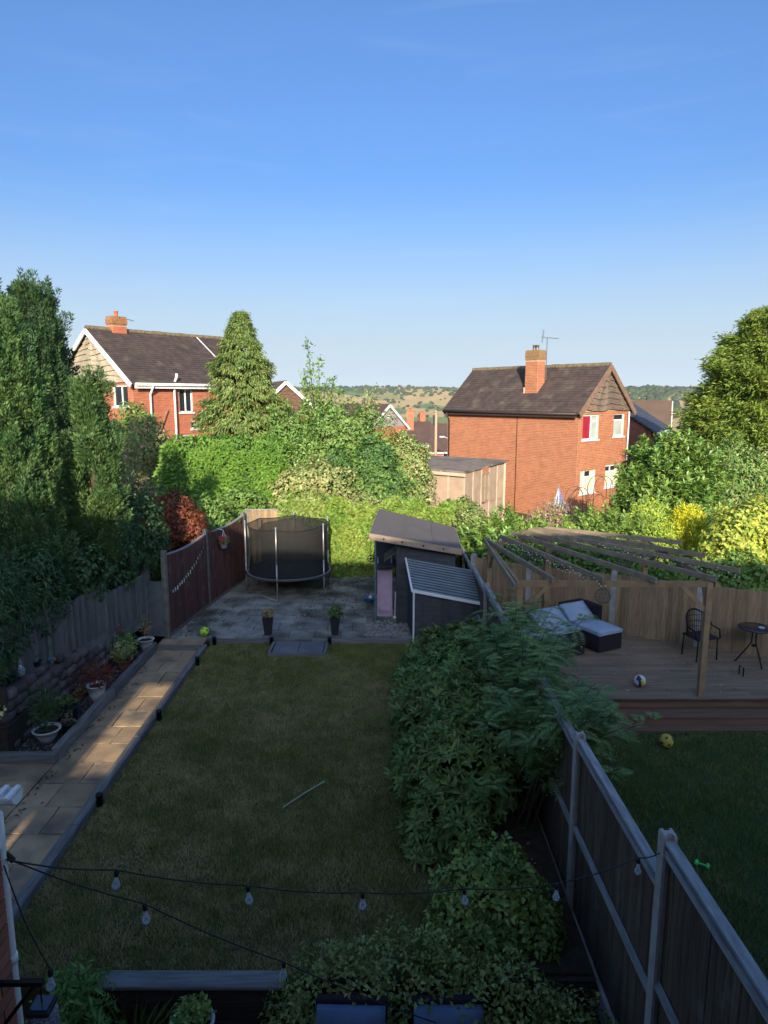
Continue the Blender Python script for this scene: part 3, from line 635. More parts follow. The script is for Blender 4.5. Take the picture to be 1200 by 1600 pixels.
rf = MB().hexa([(-3.78, -.33, 3.9), (-1.8, -.33, 3.9), (-1.8, 3.4, 3.2), (-3.78, 3.4, 3.2), (-3.78, -.33, 4.0), (-1.8, -.33, 4.0), (-1.8, 3.4, 3.3), (-3.78, 3.4, 3.3)]); 
rf = MB().hexa([(-3.78, -.33, 3.86), (-1.98, -.33, 3.86), (-1.98, 3.36, 3.2), (-3.78, 3.36, 3.2), (-3.78, -.33, 3.95), (-1.98, -.33, 3.95), (-1.98, 3.36, 3.29), (-3.78, 3.36, 3.29)])
efin(rf.build('extension_roof', m_tile, OWN))
# half-round white gutter with stop end and two clips
def halfround(mb, x0, x1, y, z, r=.056, n=10):
    a = [(y - r * math.cos(math.pi * i / n), z - r * math.sin(math.pi * i / n)) for i in range(n + 1)]; k = r - .004
    b = [(y - k * math.cos(math.pi * i / n), z - k * math.sin(math.pi * i / n)) for i in range(n + 1)]
    for i in range(n):
        mb.quad((x0, *a[i]), (x0, *a[i + 1]), (x1, *a[i + 1]), (x1, *a[i])); mb.quad((x0, *b[i]), (x1, *b[i]), (x1, *b[i + 1]), (x0, *b[i + 1]))
    mb.add([(x1, *p) for p in a] + [(x1 + .004, *p) for p in a], [tuple(range(n + 1)), tuple(reversed(range(n + 1, 2 * n + 2)))])
    for i in range(n): mb.quad((x1, *a[i]), (x1, *a[i + 1]), (x1 + .004, *a[i + 1]), (x1 + .004, *a[i]))
gm = MB(); halfround(gm, -3.7, -1.845, 3.36, 3.3)
efin(gm.build('gutter', m_white, OWN))
for xx in (-1.87, -1.93):
    c = MB().box(xx - .012, xx + .012, 3.295, 3.425, 3.298, 3.312); efin(c.build('gutter_clip', m_white, OWN))
efin(MB().box(-2.4, -1.955, 3.275, 3.297, 3.12, 3.31).build('fascia', m_white, OWN))
efin(MB().hexa([(-1.97, 3.0, 3.06), (-1.915, 3.0, 3.06), (-1.915, 3.3, 3.02), (-1.97, 3.3, 3.02), (-1.97, 3.0, 3.3), (-1.915, 3.0, 3.3), (-1.915, 3.3, 3.24), (-1.97, 3.3, 3.24)]).build('soffit_box', m_white, OWN))
dp = MB().tube([(-1.945, 3.33, 3.2), (-1.945, 3.33, 3.05), (-1.945, 3.325, 2.9), (-1.945, 3.325, -.65)], .029, 12)
for z in (2.3, 1.2, .2): dp.tube([(-1.945, 3.325, z), (-1.945, 3.325, z + .05)], .035, 12)
efin(dp.build('downpipe', m_white, OWN, True))
# bracket and hanging lantern
m_iron = M('black_iron', (.015, .014, .014), rough=.5, metal=.3)
efin(MB().box(-1.9, -1.66, 3.1, 3.12, 2.36, 2.385).beam((-1.9, 3.11, 2.1), (-1.7, 3.11, 2.37), .018, .018).build('bracket', m_iron, OWN))
lt = thing('lantern', 'dark square topped lantern hanging from the bracket by the downpipe', 'lantern', (-1.8, 3.11, 2.1))
MB().lathe([(.05, .0), (.072, .02), (.075, .16), (.06, .18)], (0, 0, -.06), 14).build('lantern_body', M('speckled_lantern', (.1, .1, .13), (.3, .3, .34), scale=90, rough=.4, lo=.5, hi=.6), lt, True)
MB().box(-.062, .062, -.062, .062, .12, .15).build('lantern_cap', m_dark, lt, bevel=.01)
MB().box(-.045, .045, -.045, .045, .151, .156).build('solar_panel', M('solar_panel', (.05, .06, .09), rough=.15, spec=.6), lt)
MB().tube([(0, 0, .15), (0, 0, .27)], .004, 5).build('hook', m_iron, lt)

# ------------------------------------------------------------------ fences
m_fence_g = M('grey_fence_board', (.155, .15, .135), (.095, .095, .085), scale=6, rough=.95, obr=.22, stretch=(5, 5, .5), bump=.4)
m_fence_t = M('tan_fence_board', (.36, .255, .145), (.24, .17, .1), scale=6, rough=.93, obr=.2, stretch=(5, 5, .5), bump=.4)
m_fence_r = M('red_brown_fence_board', (.125, .055, .042), (.075, .038, .03), scale=5, rough=.93, obr=.18, stretch=(6, 6, .45), bump=.4, spot=((.14, .1, .08), 3.5, .58, .75))
m_fence_d = M('dark_fence_board', (.13, .092, .058), (.068, .05, .034), scale=6, rough=.95, obr=.22, stretch=(6, 6, .4), bump=.4, spot=((.12, .12, .09), 4, .6, .78))
m_rail = M('weathered_rail', (.33, .34, .34), (.2, .205, .2), scale=4, rough=.95, bump=.3, stretch=(6, 1, 6))
m_conc = M('concrete_post', (.4, .39, .36), (.29, .28, .26), scale=7, rough=.95, bump=.35, bscale=60)
m_concd = M('mossy_concrete_post', (.2, .2, .17), (.12, .125, .1), scale=7, rough=.95, bump=.35, bscale=60)
_bm = {}
def board_mesh(mat, w=.1):
    k = (mat.name, w)
    if k not in _bm:      # feather-edge board, unit height, thin on one edge
        _bm[k] = MB().hexa([(0, 0, 0), (w, 0, 0), (w, .016, 0), (0, .008, 0), (0, 0, 1), (w, 0, 1), (w, .016, 1), (0, .008, 1)]).mesh('board', mat)
    return _bm[k]
def fence(name, label, pts, tops, bots, mboard, mpost, mrail, bside=-1, bw=.1, rails=(.12, .5, .96), postw=.1, posth=.05, cap=True, gravel=None, group=None, posts=None, railw=.04, scallop=0.):
    """posts at pts; per bay: top, bottom; bside -1: boards on the right of the direction of travel"""
    t = thing(name, label, 'fence', (0, 0, 0), group=group)
    for i, p in enumerate(pts):
        if posts is not None and i not in posts: continue
        zt = max(tops[max(0, i - 1)], tops[min(i, len(tops) - 1)]) + posth; zb = min(bots[max(0, i - 1)], bots[min(i, len(bots) - 1)]) - .3
        q = pts[min(i + 1, len(pts) - 1)]; q0 = pts[max(i - 1, 0)]; a = math.atan2(q[1] - q0[1], q[0] - q0[0]); h = postw / 2; mb = MB()
        # concrete post with a slot down each side facing the panels, and a weathered (chamfered) top
        s_ = .026; dd = .028; pr = [(-h, -h), (h, -h), (h, -s_), (h - dd, -s_), (h - dd, s_), (h, s_), (h, h), (-h, h), (-h, s_), (-h + dd, s_), (-h + dd, -s_), (-h, -s_)]
        n = len(pr); rot = lambda x, y: (p[0] + x * math.cos(a) - y * math.sin(a), p[1] + x * math.sin(a) + y * math.cos(a))
        vs = [(*rot(*c), zb) for c in pr] + [(*rot(*c), zt - .02) for c in pr] + [(*rot(c[0] * .86, c[1] * .86), zt) for c in pr]
        fs = [(j, (j + 1) % n, (j + 1) % n + n, j + n) for j in range(n)] + [(j + n, (j + 1) % n + n, (j + 1) % n + 2 * n, j + 2 * n) for j in range(n)] + [tuple(range(2 * n, 3 * n))]
        mb.add(vs, fs).build('post', mpost, t)
    for i in range(len(pts) - 1):
        a = Vector((*pts[i], 0)); b = Vector((*pts[i + 1], 0)); d = (b - a).normalized(); nn = Vector((d.y, -d.x, 0)) * (1 if bside < 0 else -1)
        a2 = a + d * (postw / 2 - .02); b2 = b - d * (postw / 2 - .02); Ls = (b2 - a2).length; k = max(1, int(Ls / (bw * .9))); st = Ls / k
        zt, zb = tops[i], bots[i]; ang = math.atan2(d.y, d.x); me = board_mesh(mboard, bw)
        for j in range(k):
            f = (j + .5) / k; sc = -scallop * math.sin(math.pi * f); p = a2 + d * (st * j) + nn * .012
            if bside < 0: inst(me, 'board', t, (p.x, p.y, zb + random.uniform(0, .01)), rot=(0, random.uniform(-.004, .004), ang), scale=(st * 1.1 / bw, -2.2, zt - zb + sc - .01 + random.uniform(-.006, .006)))
            else: inst(me, 'board', t, (p.x, p.y, zb + random.uniform(0, .01)), rot=(0, random.uniform(-.004, .004), ang), scale=(st * 1.1 / bw, 2.2, zt - zb + sc - .01 + random.uniform(-.006, .006)))
        for rr in rails:
            z = zb + (zt - zb) * rr; MB().beam((a2 - nn * .018 + Vector((0, 0, z))), (b2 - nn * .018 + Vector((0, 0, z))), railw, .05).build('rail', mrail, t)
        if cap:
            seg = 8; mb = MB()
            for j in range(seg):
                f0, f1 = j / seg, (j + 1) / seg; z0_, z1_ = zt - scallop * math.sin(math.pi * f0), zt - scallop * math.sin(math.pi * f1)
                mb.beam(a2.lerp(b2, f0) + Vector((0, 0, z0_ + .012)), a2.lerp(b2, f1) + Vector((0, 0, z1_ + .012)), .075, .024)
            mb.build('cap_rail', mrail, t)
        if gravel: MB().beam(a2 + Vector((0, 0, zb - gravel / 2)), b2 + Vector((0, 0, zb - gravel / 2)), .05, gravel - .01).build('gravel_board', mpost, t)
    return t
# boundary with the right-hand neighbour; boards face the neighbour, rails face us
fence('boundary_fence', 'weathered fence with concrete posts running down the right of the lawn behind the shrubs',
      [(2.07, 2.5), (2.06, 4.49), (2.04, 6.62), (2.04, 8.4), (2.04, 9.8), (2.05, 11.1), (2.05, 13.2), (2.05, 15.3), (2.04, 16.9), (2.0, 18.7)],
      [2.22, 1.88, 1.8, 1.76, 1.72, 1.66, 1.55, 1.45, 1.5], [-.1, -.1, -.1, -.1, -.1, -.1, -.1, -.1, -.1], m_fence_d, m_conc, m_rail, bside=-1, gravel=.3, posth=.07, rails=(.5, .97))
# fence behind the neighbour's deck
fence('deck_fence', 'tan close-boarded fence with pale concrete posts behind the timber deck',
      [(2.14, 15.85), (3.3, 15.05), (4.94, 14.2), (6.4, 13.35), (8.0, 12.6), (9.6, 11.9)], [1.64, 1.64, 1.66, 1.66, 1.66], [0, 0, 0, 0, 0], m_fence_t, m_conc, m_fence_t, bside=-1, cap=False, rails=(.2,), postw=.11, posth=.07)
# left: red-brown panels beside the patio
fence('red_brown_fence', 'red-brown panel fence with a scalloped top beside the patio',
      [(-4.8, 14.5), (-4.5, 16.85), (-4.08, 19.4)], [1.98, 2.0], [.2, .2], m_fence_r, m_concd, m_rail, bside=-1, posth=.12, rails=(), scallop=.07, gravel=.12)
fence('grey_fence', 'grey close-boarded fence under the conifers above the stone wall',
      [(-6.3, 7.6), (-6.02, 9.4), (-5.74, 11.1), (-5.46, 12.8), (-5.22, 14.4)], [1.95, 1.9, 1.8, 1.62], [.95, .95, .88, .75], m_fence_g, m_concd, m_fence_g, bside=-1, rails=(), cap=False, gravel=.28, posth=.03)
fence('link_fence', 'plain blue-grey panel linking the grey fence to the red-brown one', [(-5.2, 14.52), (-4.86, 14.5)], [1.42], [.15], M('blue_grey_panel', (.13, .15, .16), (.1, .115, .125), rough=.9, obr=.03), m_concd, m_fence_g, bside=-1, bw=.3, rails=(), cap=False, posts=[0], posth=.5)
fence('rear_fence', 'tan rear fence standing behind the trampoline', [(-4.02, 19.75), (-2.3, 19.9), (-.5, 20.0), (1.95, 20.0)], [2.12, 2.1, 1.9], [.1, .1, .1], m_fence_t, m_concd, m_rail, bside=-1, rails=(.96,), posth=.05)
fence('far_grey_fence', 'grey panel fence in front of the red brick house at the left', [(-10.2, 26), (-8.4, 26.2), (-6.6, 26.4)], [3.0, 3.0], [.5, .5], M('pale_grey_board', (.2, .21, .22), (.15, .16, .17), scale=4, rough=.9, obr=.15), m_concd, m_fence_g, rails=(), cap=False)

# stone retaining wall under the grey fence, stones one by one
sw = thing('stone_wall', 'rough stone retaining wall holding up the planter under the grey fence', 'wall', (-5.6, 11.6, .1))
stones = []
m_stone = M('wall_stone', (.15, .115, .105), (.08, .065, .06), scale=7, rough=.97, obr=.3, bump=.8, bscale=25)
for k in range(5):
    v, f = ico(2); r = random.Random(k); v = v * (1 + np.array([r.uniform(-.16, .16) for _ in v])[:, None]); v = np.sign(v) * np.abs(v) ** .7
    stones.append(rawmesh('stone', v * .5, f, m_stone, False))
cnt = 0
for row in range(6):
    y = 9.7 + random.uniform(0, .15)
    while y < 13.75:
        ztop = 1.0 - (y - 9.7) / 4.05 * .42; w = random.uniform(.2, .36); z = .16 + row * .15
        if z < ztop: inst(random.choice(stones), 'stone', sw, (-5.72 + (y - 9.7) * .075 - row * .012 - (-5.6) + random.uniform(-.02, .02), y - 11.6, z - .1), rot=(random.uniform(-.15, .15), random.uniform(-.1, .1), 1.5 + random.uniform(-.1, .1)), scale=(w * 1.12, .24, .19))
        y += w
MB().hexa([(-6.0 + 5.6, -1.95, -.5), (-5.82 + 5.6, -1.95, -.5), (-5.5 + 5.6, 2.2, -.5), (-5.75 + 5.6, 2.2, -.5), (-6.0 + 5.6, -1.95, .86), (-5.82 + 5.6, -1.95, .86), (-5.5 + 5.6, 2.2, .42), (-5.75 + 5.6, 2.2, .42)]).build('wall_core', m_soil, sw)
MB().tube([(-.14, -1.93, -.2), (-.14, -1.93, .98)], .06, 8).build('end_post', m_bark, sw)
for y, z in ((-.9, .82), (.2, .72), (1.0, .62), (-.3, .8)):
    inst(random.choice(stones), 'stone', sw, (-.12 + y * .075, y, z), rot=(0, 0, random.uniform(0, 3)), scale=(.3, .26, .16))

# timber edging
m_sleeper = M('grey_sleeper', (.21, .2, .185), (.12, .115, .105), scale=5, rough=.95, obr=.15, bump=.5, stretch=(5, .5, 5))
m_sleeper_x = M('grey_sleeper_across', (.2, .2, .195), (.11, .11, .105), scale=5, rough=.95, obr=.15, bump=.5, stretch=(.5, 5, 5))
ed = thing('lawn_edging', 'grey timber sleepers edging the lawn along the path', 'edging', (-3.9, 10, 0))
yy = 5.5
for ln in (2.3, 2.25, 2.3, 1.78):
    MB().box(-.065, .065, yy - 10 + .006, yy + ln - 10 - .006, -.15, .1 + random.uniform(-.01, .01)).build('sleeper', m_sleeper, ed, bevel=.012); yy += ln
pe = thing('planter_edging', 'pale timber edging around the gravel planter below the stone wall', 'edging', (-4.9, 11.7, 0))
for y0, y1 in ((-2.27, -.1), (-.09, 2.2)): MB().box(-.055, .055, y0, y1, -.1, .24).build('sleeper', m_sleeper, pe, bevel=.01)
MB().box(-.95, .052, -2.385, -2.28, -.1, .2).build('sleeper', m_sleeper_x, pe, bevel=.01)
ps = thing('step_riser', 'dark timber riser of the step at the far end of the path', 'step', (-4.4, 13.93, 0)); MB().box(-.47, .47, -.04, .04, -.05, .15).build('sleeper', m_sleeper_x, ps, bevel=.008)
pk = thing('patio_edging', 'long grey timber edge between lawn and patio', 'edging', (-1.6, 14.44, 0))
for x0, x1 in ((-2.25, -.01), (0, 2.2)): MB().box(x0, x1, -.03, .03, .0, .115).build('sleeper', m_sleeper_x, pk, bevel=.008)
gs = thing('garden_step', 'two blue-grey slabs forming the step from the lawn up to the patio', 'step', (-1.83, 14.05, 0))
sm = slab_mesh(.52, .62, .05, 77); sm.materials.append(M('blue_slab', (.15, .165, .185), (.11, .12, .135), scale=3, rough=.85, bump=.3, bscale=25, obr=.1))
inst(sm, 'slab', gs, (-.27, -.02, .03)); inst(sm, 'slab', gs, (.27, -.02, .032), rz=math.pi)
MB().box(-.6, .6, -.4, -.34, -.02, .075).build('sleeper', m_sleeper_x, gs); 
for x in (-.6, .58): MB().box(x - .03, x + .03, -.335, .33, -.02, .07).build('sleeper', m_sleeper, gs)
# sleeper wall at the near end of the lawn
nw = thing('sleeper_wall', 'retaining wall of timber sleepers at the near end of the lawn', 'wall', (-1.6, 5.5, -.62))
m_sleeper_dk = M('dark_sleeper', (.06, .045, .035), (.035, .028, .022), scale=5, rough=.95, bump=.5, stretch=(.5, 5, 5))  # sleepers below the coping are a darker brown
for k in range(4): MB().box(-1.0, .66, -.07, .08, k * .17, k * .17 + .165).build('sleeper', m_sleeper_dk, nw, bevel=.012)
MB().box(-1.03, .69, -.1, .09, .683, .725).build('coping', m_sleeper_x, nw, bevel=.01)
for x in (-.9, .55): MB().box(x - .05, x + .05, -.14, -.083, -.05, .56).build('post', m_sleeper_dk, nw)
# short black edging lights along the path and patio
lm = MB().lathe([(.042, 0), (.042, .15), (.05, .152), (.05, .175), (.03, .19)], n=14).mesh('edging_light', m_dark, True)
names = ['short black edging light beside the path at its sunlit end', 'black edging light nearest to the house beside the path', 'black edging light by the sleeper end where path meets step', 'black edging light at the left corner of the patio edge', 'black edging light at the left side of the garden step', 'black edging light at the right side of the garden step']
for (x, y, z), n in zip([(-3.8, 10.8, 0), (-3.8, 8.35, 0), (-3.8, 13.2, 0), (-3.74, 14.36, 0), (-2.48, 14.36, 0), (-1.2, 14.36, 0)], names):
    inst(lm, 'edging_light', None, (x, y, z), label=n, cat='garden light', group='black edging lights around the lawn')

# ------------------------------------------------------------------ the neighbour's deck
m_deck = M('deck_board', (.255, .19, .125), (.165, .125, .085), scale=3.5, rough=.85, obr=.16, stretch=(.35, 7, 1), bump=.35, spot=((.31, .225, .145), .8, .52, .75))
m_deckred = M('stained_deck_board', (.2, .115, .075), (.14, .08, .055), scale=3.5, rough=.8, obr=.15, stretch=(.35, 7, 3), bump=.3)
dk = thing('timber_deck', 'brown timber deck with two reddish steps in the right-hand garden', 'deck', (5.6, 12.5, 0))
dm = MB()
for q in range(5): dm.box(-.5, .5, -.066 + q * .0275, -.066 + q * .0275 + .021, 0, .028)
dm.box(-.5, .5, -.066, .066, -.004, .022); dme = dm.mesh('deck_board', m_deck)
y = 10.93; 
while y < 15.6:
    x1 = 9.6; x0 = 2.18
    if y > 12.0: x1 = min(9.6, 9.6 - (y - 11.9) * 2.12) + .0
    x1 = max(x1, 2.6); cut = random.uniform(4.2, 6.6)
    for a, b in ((x0, min(cut, x1)), (cut, x1)):
        if b - a > .2: inst(dme, 'deck_board', dk, ((a + b) / 2 - 5.6, y - 12.5, .333 + random.uniform(-.002, .002)), scale=(b - a - .004, 1, 1))
    y += .138
MB().box(2.2 - 5.6, 9.6 - 5.6, 10.95 - 12.5, 10.98 - 12.5, 0, .33).build('fascia_board', m_deckred, dk); MB().box(-3.4, 4, -1.57, -1.545, .17, .345).build('edge_board', m_deckred, dk)
for k, (yy, z) in enumerate(((-1.92, .17), (-1.77, .172))): MB().box(-1.75, 4, yy, yy + .146, z - .03, z).build('step_tread', m_deckred, dk)
MB().box(-1.75, -1.722, -1.9, -1.58, 0, .138).build('step_end', m_deckred, dk); MB().box(-1.72, 4, -1.895, -1.87, 0, .139).build('step_riser', m_deckred, dk); MB().box(-1.9, 4, -2.13, -1.935, -.03, .035).build('step_tread', m_deckred, dk)
# pergola
m_perg = M('pergola_timber', (.34, .225, .12), (.23, .155, .085), scale=5, rough=.85, obr=.12, stretch=(1, 1, 1), bump=.3)
m_pergd = M('grey_pergola_timber', (.28, .225, .15), (.18, .145, .1), scale=5, rough=.9, obr=.12, bump=.3)
pg = thing('pergola', 'open timber pergola with fanned rafters over the deck', 'pergola', (3.9, 12.4, .36))
def ploc(x, y, z): return (x - 3.9, y - 12.4, z - .36)
for x, y, zb in ((2.25, 11.0, .36), (5.4, 10.98, .36), (5.5, 14.0, .36), (2.22, 14.0, .36), (3.62, 14.75, .36)):
    MB().box(x - 3.9 - .05, x - 3.9 + .05, y - 12.4 - .05, y - 12.4 + .05, 0, 2.37 - .36).build('post', m_perg, pg, bevel=.006)
for a, b in (((2.2, 11.0, 2.33), (5.46, 10.98, 2.33)), ((5.5, 10.92, 2.334), (5.6, 14.1, 2.334)), ((2.22, 10.9, 2.336), (2.2, 14.05, 2.336)), ((2.18, 13.95, 2.332), (3.62, 14.8, 2.332)), ((3.6, 14.78, 2.338), (5.55, 14.05, 2.338))):
    MB().beam(ploc(*a), ploc(*b), .05, .1).build('beam', m_perg, pg)
for a, b in (((2.25, 11, 1.85), (2.75, 11, 2.3)), ((5.4, 10.98, 1.85), (4.95, 10.98, 2.3)), ((5.41, 10.98, 1.85), (5.5, 11.45, 2.3)), ((5.5, 14, 1.85), (5.55, 13.5, 2.3)), ((2.22, 14, 1.85), (2.22, 13.5, 2.3)), ((5.5, 14, 1.85), (5.05, 14.2, 2.3))):
    MB().beam(ploc(*a), ploc(*b), .045, .07).build('brace', m_perg, pg)
raf = [((2.08, 10.5), (2.1, 13.95)), ((2.78, 10.85), (2.14, 14.0)), ((3.6, 10.85), (2.5, 14.4)), ((4.45, 10.8), (2.82, 14.75)), ((5.46, 10.88), (3.06, 14.95)), ((6.12, 11.4), (3.26, 15.1)), ((6.05, 12.55), (3.46, 15.2)), ((6.12, 13.7), (3.68, 15.28))]
for k, (a, b) in enumerate(raf): MB().beam(ploc(*a, 2.43 + .002 * k), ploc(*b, 2.43 + .002 * k), .045, .09).build('rafter', m_pergd, pg, bevel=.004)
# fairy lights wound round two rafters
m_bulbw = M('fairy_bulb', (.75, .72, .62), rough=.25, spec=.6)
for k, lab in ((2, 'string of tiny fairy lights wound around the third rafter from the shed side'), (5, 'string of tiny fairy lights wound around a rafter near the back of the pergola')):
    a, b = raf[k]; t = thing('fairy_lights', lab, 'fairy lights', (a[0], a[1], 2.38), group='fairy lights on the pergola rafters'); pts = []; bu = MB()
    n = 130
    for i in range(n):
        f = i / (n - 1); c = Vector(a).lerp(Vector(b), f); ang = i * 1.9
        off = Vector((b[1] - a[1], a[0] - b[0])).normalized() * .05 * math.cos(ang); hang = .05 * math.sin(ang) - (.06 if i % 3 == 0 else 0) + (-.02)
        p = (c.x - a[0] + off.x, c.y - a[1] + off.y, .05 + hang); pts.append(p)
        bu.ball((p[0] + random.uniform(-.02, .02), p[1] + random.uniform(-.02, .02), p[2] - .02), .0125, 6)
    MB().tube(pts, .0035, 4).build('wire', m_dark, t); bu.build('bulbs', m_bulbw, t, kind='stuff')
# wire globe lights hanging from the pergola
def globe():
    m = MB()
    for k in range(7):
        a = math.pi * k / 7; m.tube([(.13 * math.cos(q) * math.cos(a), .13 * math.cos(q) * math.sin(a), .13 * math.sin(q)) for q in np.linspace(0, 2 * math.pi, 17)], .004, 4, cap=False)
    m.tube([(.13 * math.cos(q), .13 * math.sin(q), 0) for q in np.linspace(0, 2 * math.pi, 17)], .004, 4, cap=False); m.tube([(0, 0, .13), (0, 0, .26)], .003, 4)
    return m.mesh('wire_globe', M('rusty_wire', (.12, .1, .09), rough=.6))
gl = globe()
for p, lab in (((3.65, 11.0, 2.12), 'wire globe lamp hanging from the front beam of the pergola'), ((3.55, 14.0, 2.1), 'wire globe lamp hanging between rafters near the back post'), ((4.75, 13.1, 2.15), 'wire globe lamp hanging over the middle of the deck'), ((2.95, 13.6, 2.15), 'wire globe lamp hanging under the fairy-lit rafter near the sofa')):
    inst(gl, 'wire_globe', None, p, label=lab, cat='hanging lamp', group='wire globes under the pergola')

# rattan corner sofa with blue-grey cushions
m_rattan = M('dark_rattan', (.035, .026, .032), (.018, .014, .018), scale=90, rough=.7, bump=.8, bscale=160)
m_cush = M('pale_blue_cushion', (.36, .44, .53), (.29, .36, .45), scale=5, rough=.95, bump=.25, bscale=14)
sf = thing('corner_sofa', 'dark rattan corner sofa with pale blue-grey cushions on the deck', 'sofa', (3.72, 14.05, .362), R(27))
def cushion(parent, x0, x1, y0, y1, z0, z1, mat, tilt=0, name='cushion'):
    bm = bmesh.new(); bmesh.ops.create_cube(bm, size=1); bmesh.ops.subdivide_edges(bm, edges=bm.edges, cuts=6, use_grid_fill=True)
    for v in bm.verts:
        x, y, z = v.co * 2; puff = (1 - abs(x) ** 4) * (1 - abs(y) ** 4)
        v.co = Vector((x * (1 - .06 * abs(y) ** 3 * 0 - .04 * (1 - abs(x)) * 0), y, z * (.55 + .45 * puff) + random.uniform(-.02, .02))) / 2
        v.co.x *= (x1 - x0); v.co.y *= (y1 - y0); v.co.z *= (z1 - z0)
    me = bpy.data.meshes.new(name); bm.to_mesh(me); bm.free(); me.materials.append(mat)
    for p in me.polygons: p.use_smooth = True
    return inst(me, name, parent, ((x0 + x1) / 2, (y0 + y1) / 2, (z0 + z1) / 2), rot=(tilt, 0, 0))
# local axes: x along the back (to the right), y away from the viewer; the back corner is at (0,0)
for x0, x1, y0, y1, z1, nm in ((-1.45, -.03, -.12, 0, .62, 'backrest'), (.0, .62, -.12, .003, .72, 'backrest'), (.56, .66, -.62, -.123, .72, 'armrest'), (-1.45, -.03, -.82, -.123, .3, 'seat_base'), (.0, .555, -1.02, -.123, .3, 'seat_base')):
    MB().box(x0, x1, y0, y1, 0, z1).build(nm, m_rattan, sf, bevel=.015)
cushion(sf, -1.4, -.05, -.8, -.14, .3, .43, m_cush, name='seat_cushion'); cushion(sf, .0, .55, -1.0, -.14, .3, .43, m_cush, name='seat_cushion')
cushion(sf, -.95, -.2, -.6, -.14, .48, .62, m_cush, .62, 'back_cushion'); cushion(sf, -.12, .52, -.56, -.12, .5, .64, m_cush, .62, 'back_cushion')
ot = thing('footstool', 'dark rattan footstool with pale blue-grey cushion in front of the sofa', 'footstool', (4.38, 13.32, .362), R(27))
MB().box(-.31, .31, -.33, .33, .02, .34).build('base', m_rattan, ot, bevel=.015); cushion(ot, -.31, .31, -.34, .36, .33, .46, m_cush, name='seat_cushion')
tb = thing('coffee_table', 'low dark rattan table between the fence and the sofa', 'table', (3.55, 12.95, .362), R(27)); MB().box(-.33, .33, -.28, .28, .02, .3).build('base', m_rattan, tb, bevel=.015); MB().box(-.33, .33, -.28, .28, .302, .32).build('top', m_rattan, tb, bevel=.006)
# garden chair with a rounded open back
ch = thing('garden_chair', 'black wicker chair with rounded back standing against the fence', 'chair', (6.18, 12.72, .362), R(195))
for x in (-.23, .23):
    for y in (-.22, .2): MB().tube([(x, y, 0), (x * .95, y * .95, .43)], .014, 8).build('leg', m_iron, ch, True)
MB().box(-.25, .25, -.24, .22, .42, .45).build('seat', m_rattan, ch, bevel=.02)
bk = MB(); arc = [(.27 * math.cos(a), -.04 - .24 * math.sin(a) * 1.0, .62 + .28 * math.sin(a)) for a in np.linspace(0, math.pi, 15)]
bk.tube([(.27, .2, .43), (.28, .16, .6)] + arc + [(-.28, .16, .6), (-.27, .2, .43)], .016, 7)
for a in np.linspace(.1, math.pi - .1, 19): bk.tube([(.25 * math.cos(a), -.04 - .2 * math.sin(a), .45), (.27 * math.cos(a), -.04 - .24 * math.sin(a), .62 + .28 * math.sin(a))], .006, 5)
for q in (.55, .66, .78):
    k = max(0, (q - .62) / .28); a0 = math.asin(min(1, k)); bk.tube([(.265 * math.cos(a), -.04 - .225 * math.sin(a), q) for a in np.linspace(a0, math.pi - a0, 12)], .006, 5)
bk.build('backrest', m_iron, ch, True)
bt = thing('bistro_table', 'round black bistro table with curved legs beside the wicker chair', 'table', (7.05, 12.4, .362))
MB().lathe([(.3, .7), (.31, .705), (.31, .72), (.3, .725)], n=28).build('tabletop', M('black_glass', (.02, .022, .03), rough=.12, spec=.6), bt, True)
for k in range(3):
    a = k * 2.094 + .6; c, s_ = math.cos(a), math.sin(a); MB().tube([(.04 * c, .04 * s_, .69), (.05 * c, .05 * s_, .42), (.16 * c, .16 * s_, .22), (.3 * c, .3 * s_, .0)], .013, 8).build('leg', m_iron, bt, True)
MB().lathe([(.03, .34), (.06, .36), (.03, .38)], n=12).build('collar', m_iron, bt, True)
at_ = MB().lathe([(.05, 0), (.055, .02), (.045, .022), (.04, .008)], (7.12, 12.33, 1.09), 14).build('ashtray', M('pale_glass', (.5, .55, .62), rough=.2), None, True, label='small pale dish lying on the black bistro table', cat='dish')
lowst = thing('side_stand', 'small dark iron boot scraper standing on the deck before the bistro table', 'scraper', (6.55, 11.85, .362)); MB().tube([(0, -.07, 0), (0, -.07, .16), (0, .07, .16), (0, .07, 0)], .013, 6).build('frame', m_iron, lowst)

# balls
def pball(name, label, loc, r, mats, fn, cat='ball'):
    bm = bmesh.new(); bmesh.ops.create_uvsphere(bm, u_segments=32, v_segments=20, radius=r); me = bpy.data.meshes.new(name); bm.to_mesh(me); bm.free()
    for m in mats: me.materials.append(m)
    for p in me.polygons: p.material_index = fn(Vector(p.center) / r); p.use_smooth = True
    return inst(me, name, None, (loc[0], loc[1], loc[2] + r), rot=(.5, .4, .8), label=label, cat=cat)
m_lime = M('lime_ball', (.5, .8, .05), (.45, .72, .05), rough=.45); m_limed = M('lime_seam', (.2, .35, .05), rough=.5)
def pent(d):
    best = max(abs(d.dot(Vector(q).normalized())) for q in ((0, 1, 1.618), (0, -1, 1.618), (1, 1.618, 0), (-1, 1.618, 0), (1.618, 0, 1), (-1.618, 0, 1))); return best
pball('football', 'bright lime green football lying on the step by the red-brown fence', (-4.02, 14.62, .112), .105, [m_lime, m_limed], lambda d: 1 if pent(d) > .955 else 0)
m_vw = M('white_leather', (.72, .72, .7), rough=.5); m_vb = M('navy_leather', (.02, .035, .12), rough=.5); m_vy = M('yellow_leather', (.6, .5, .08), rough=.5)
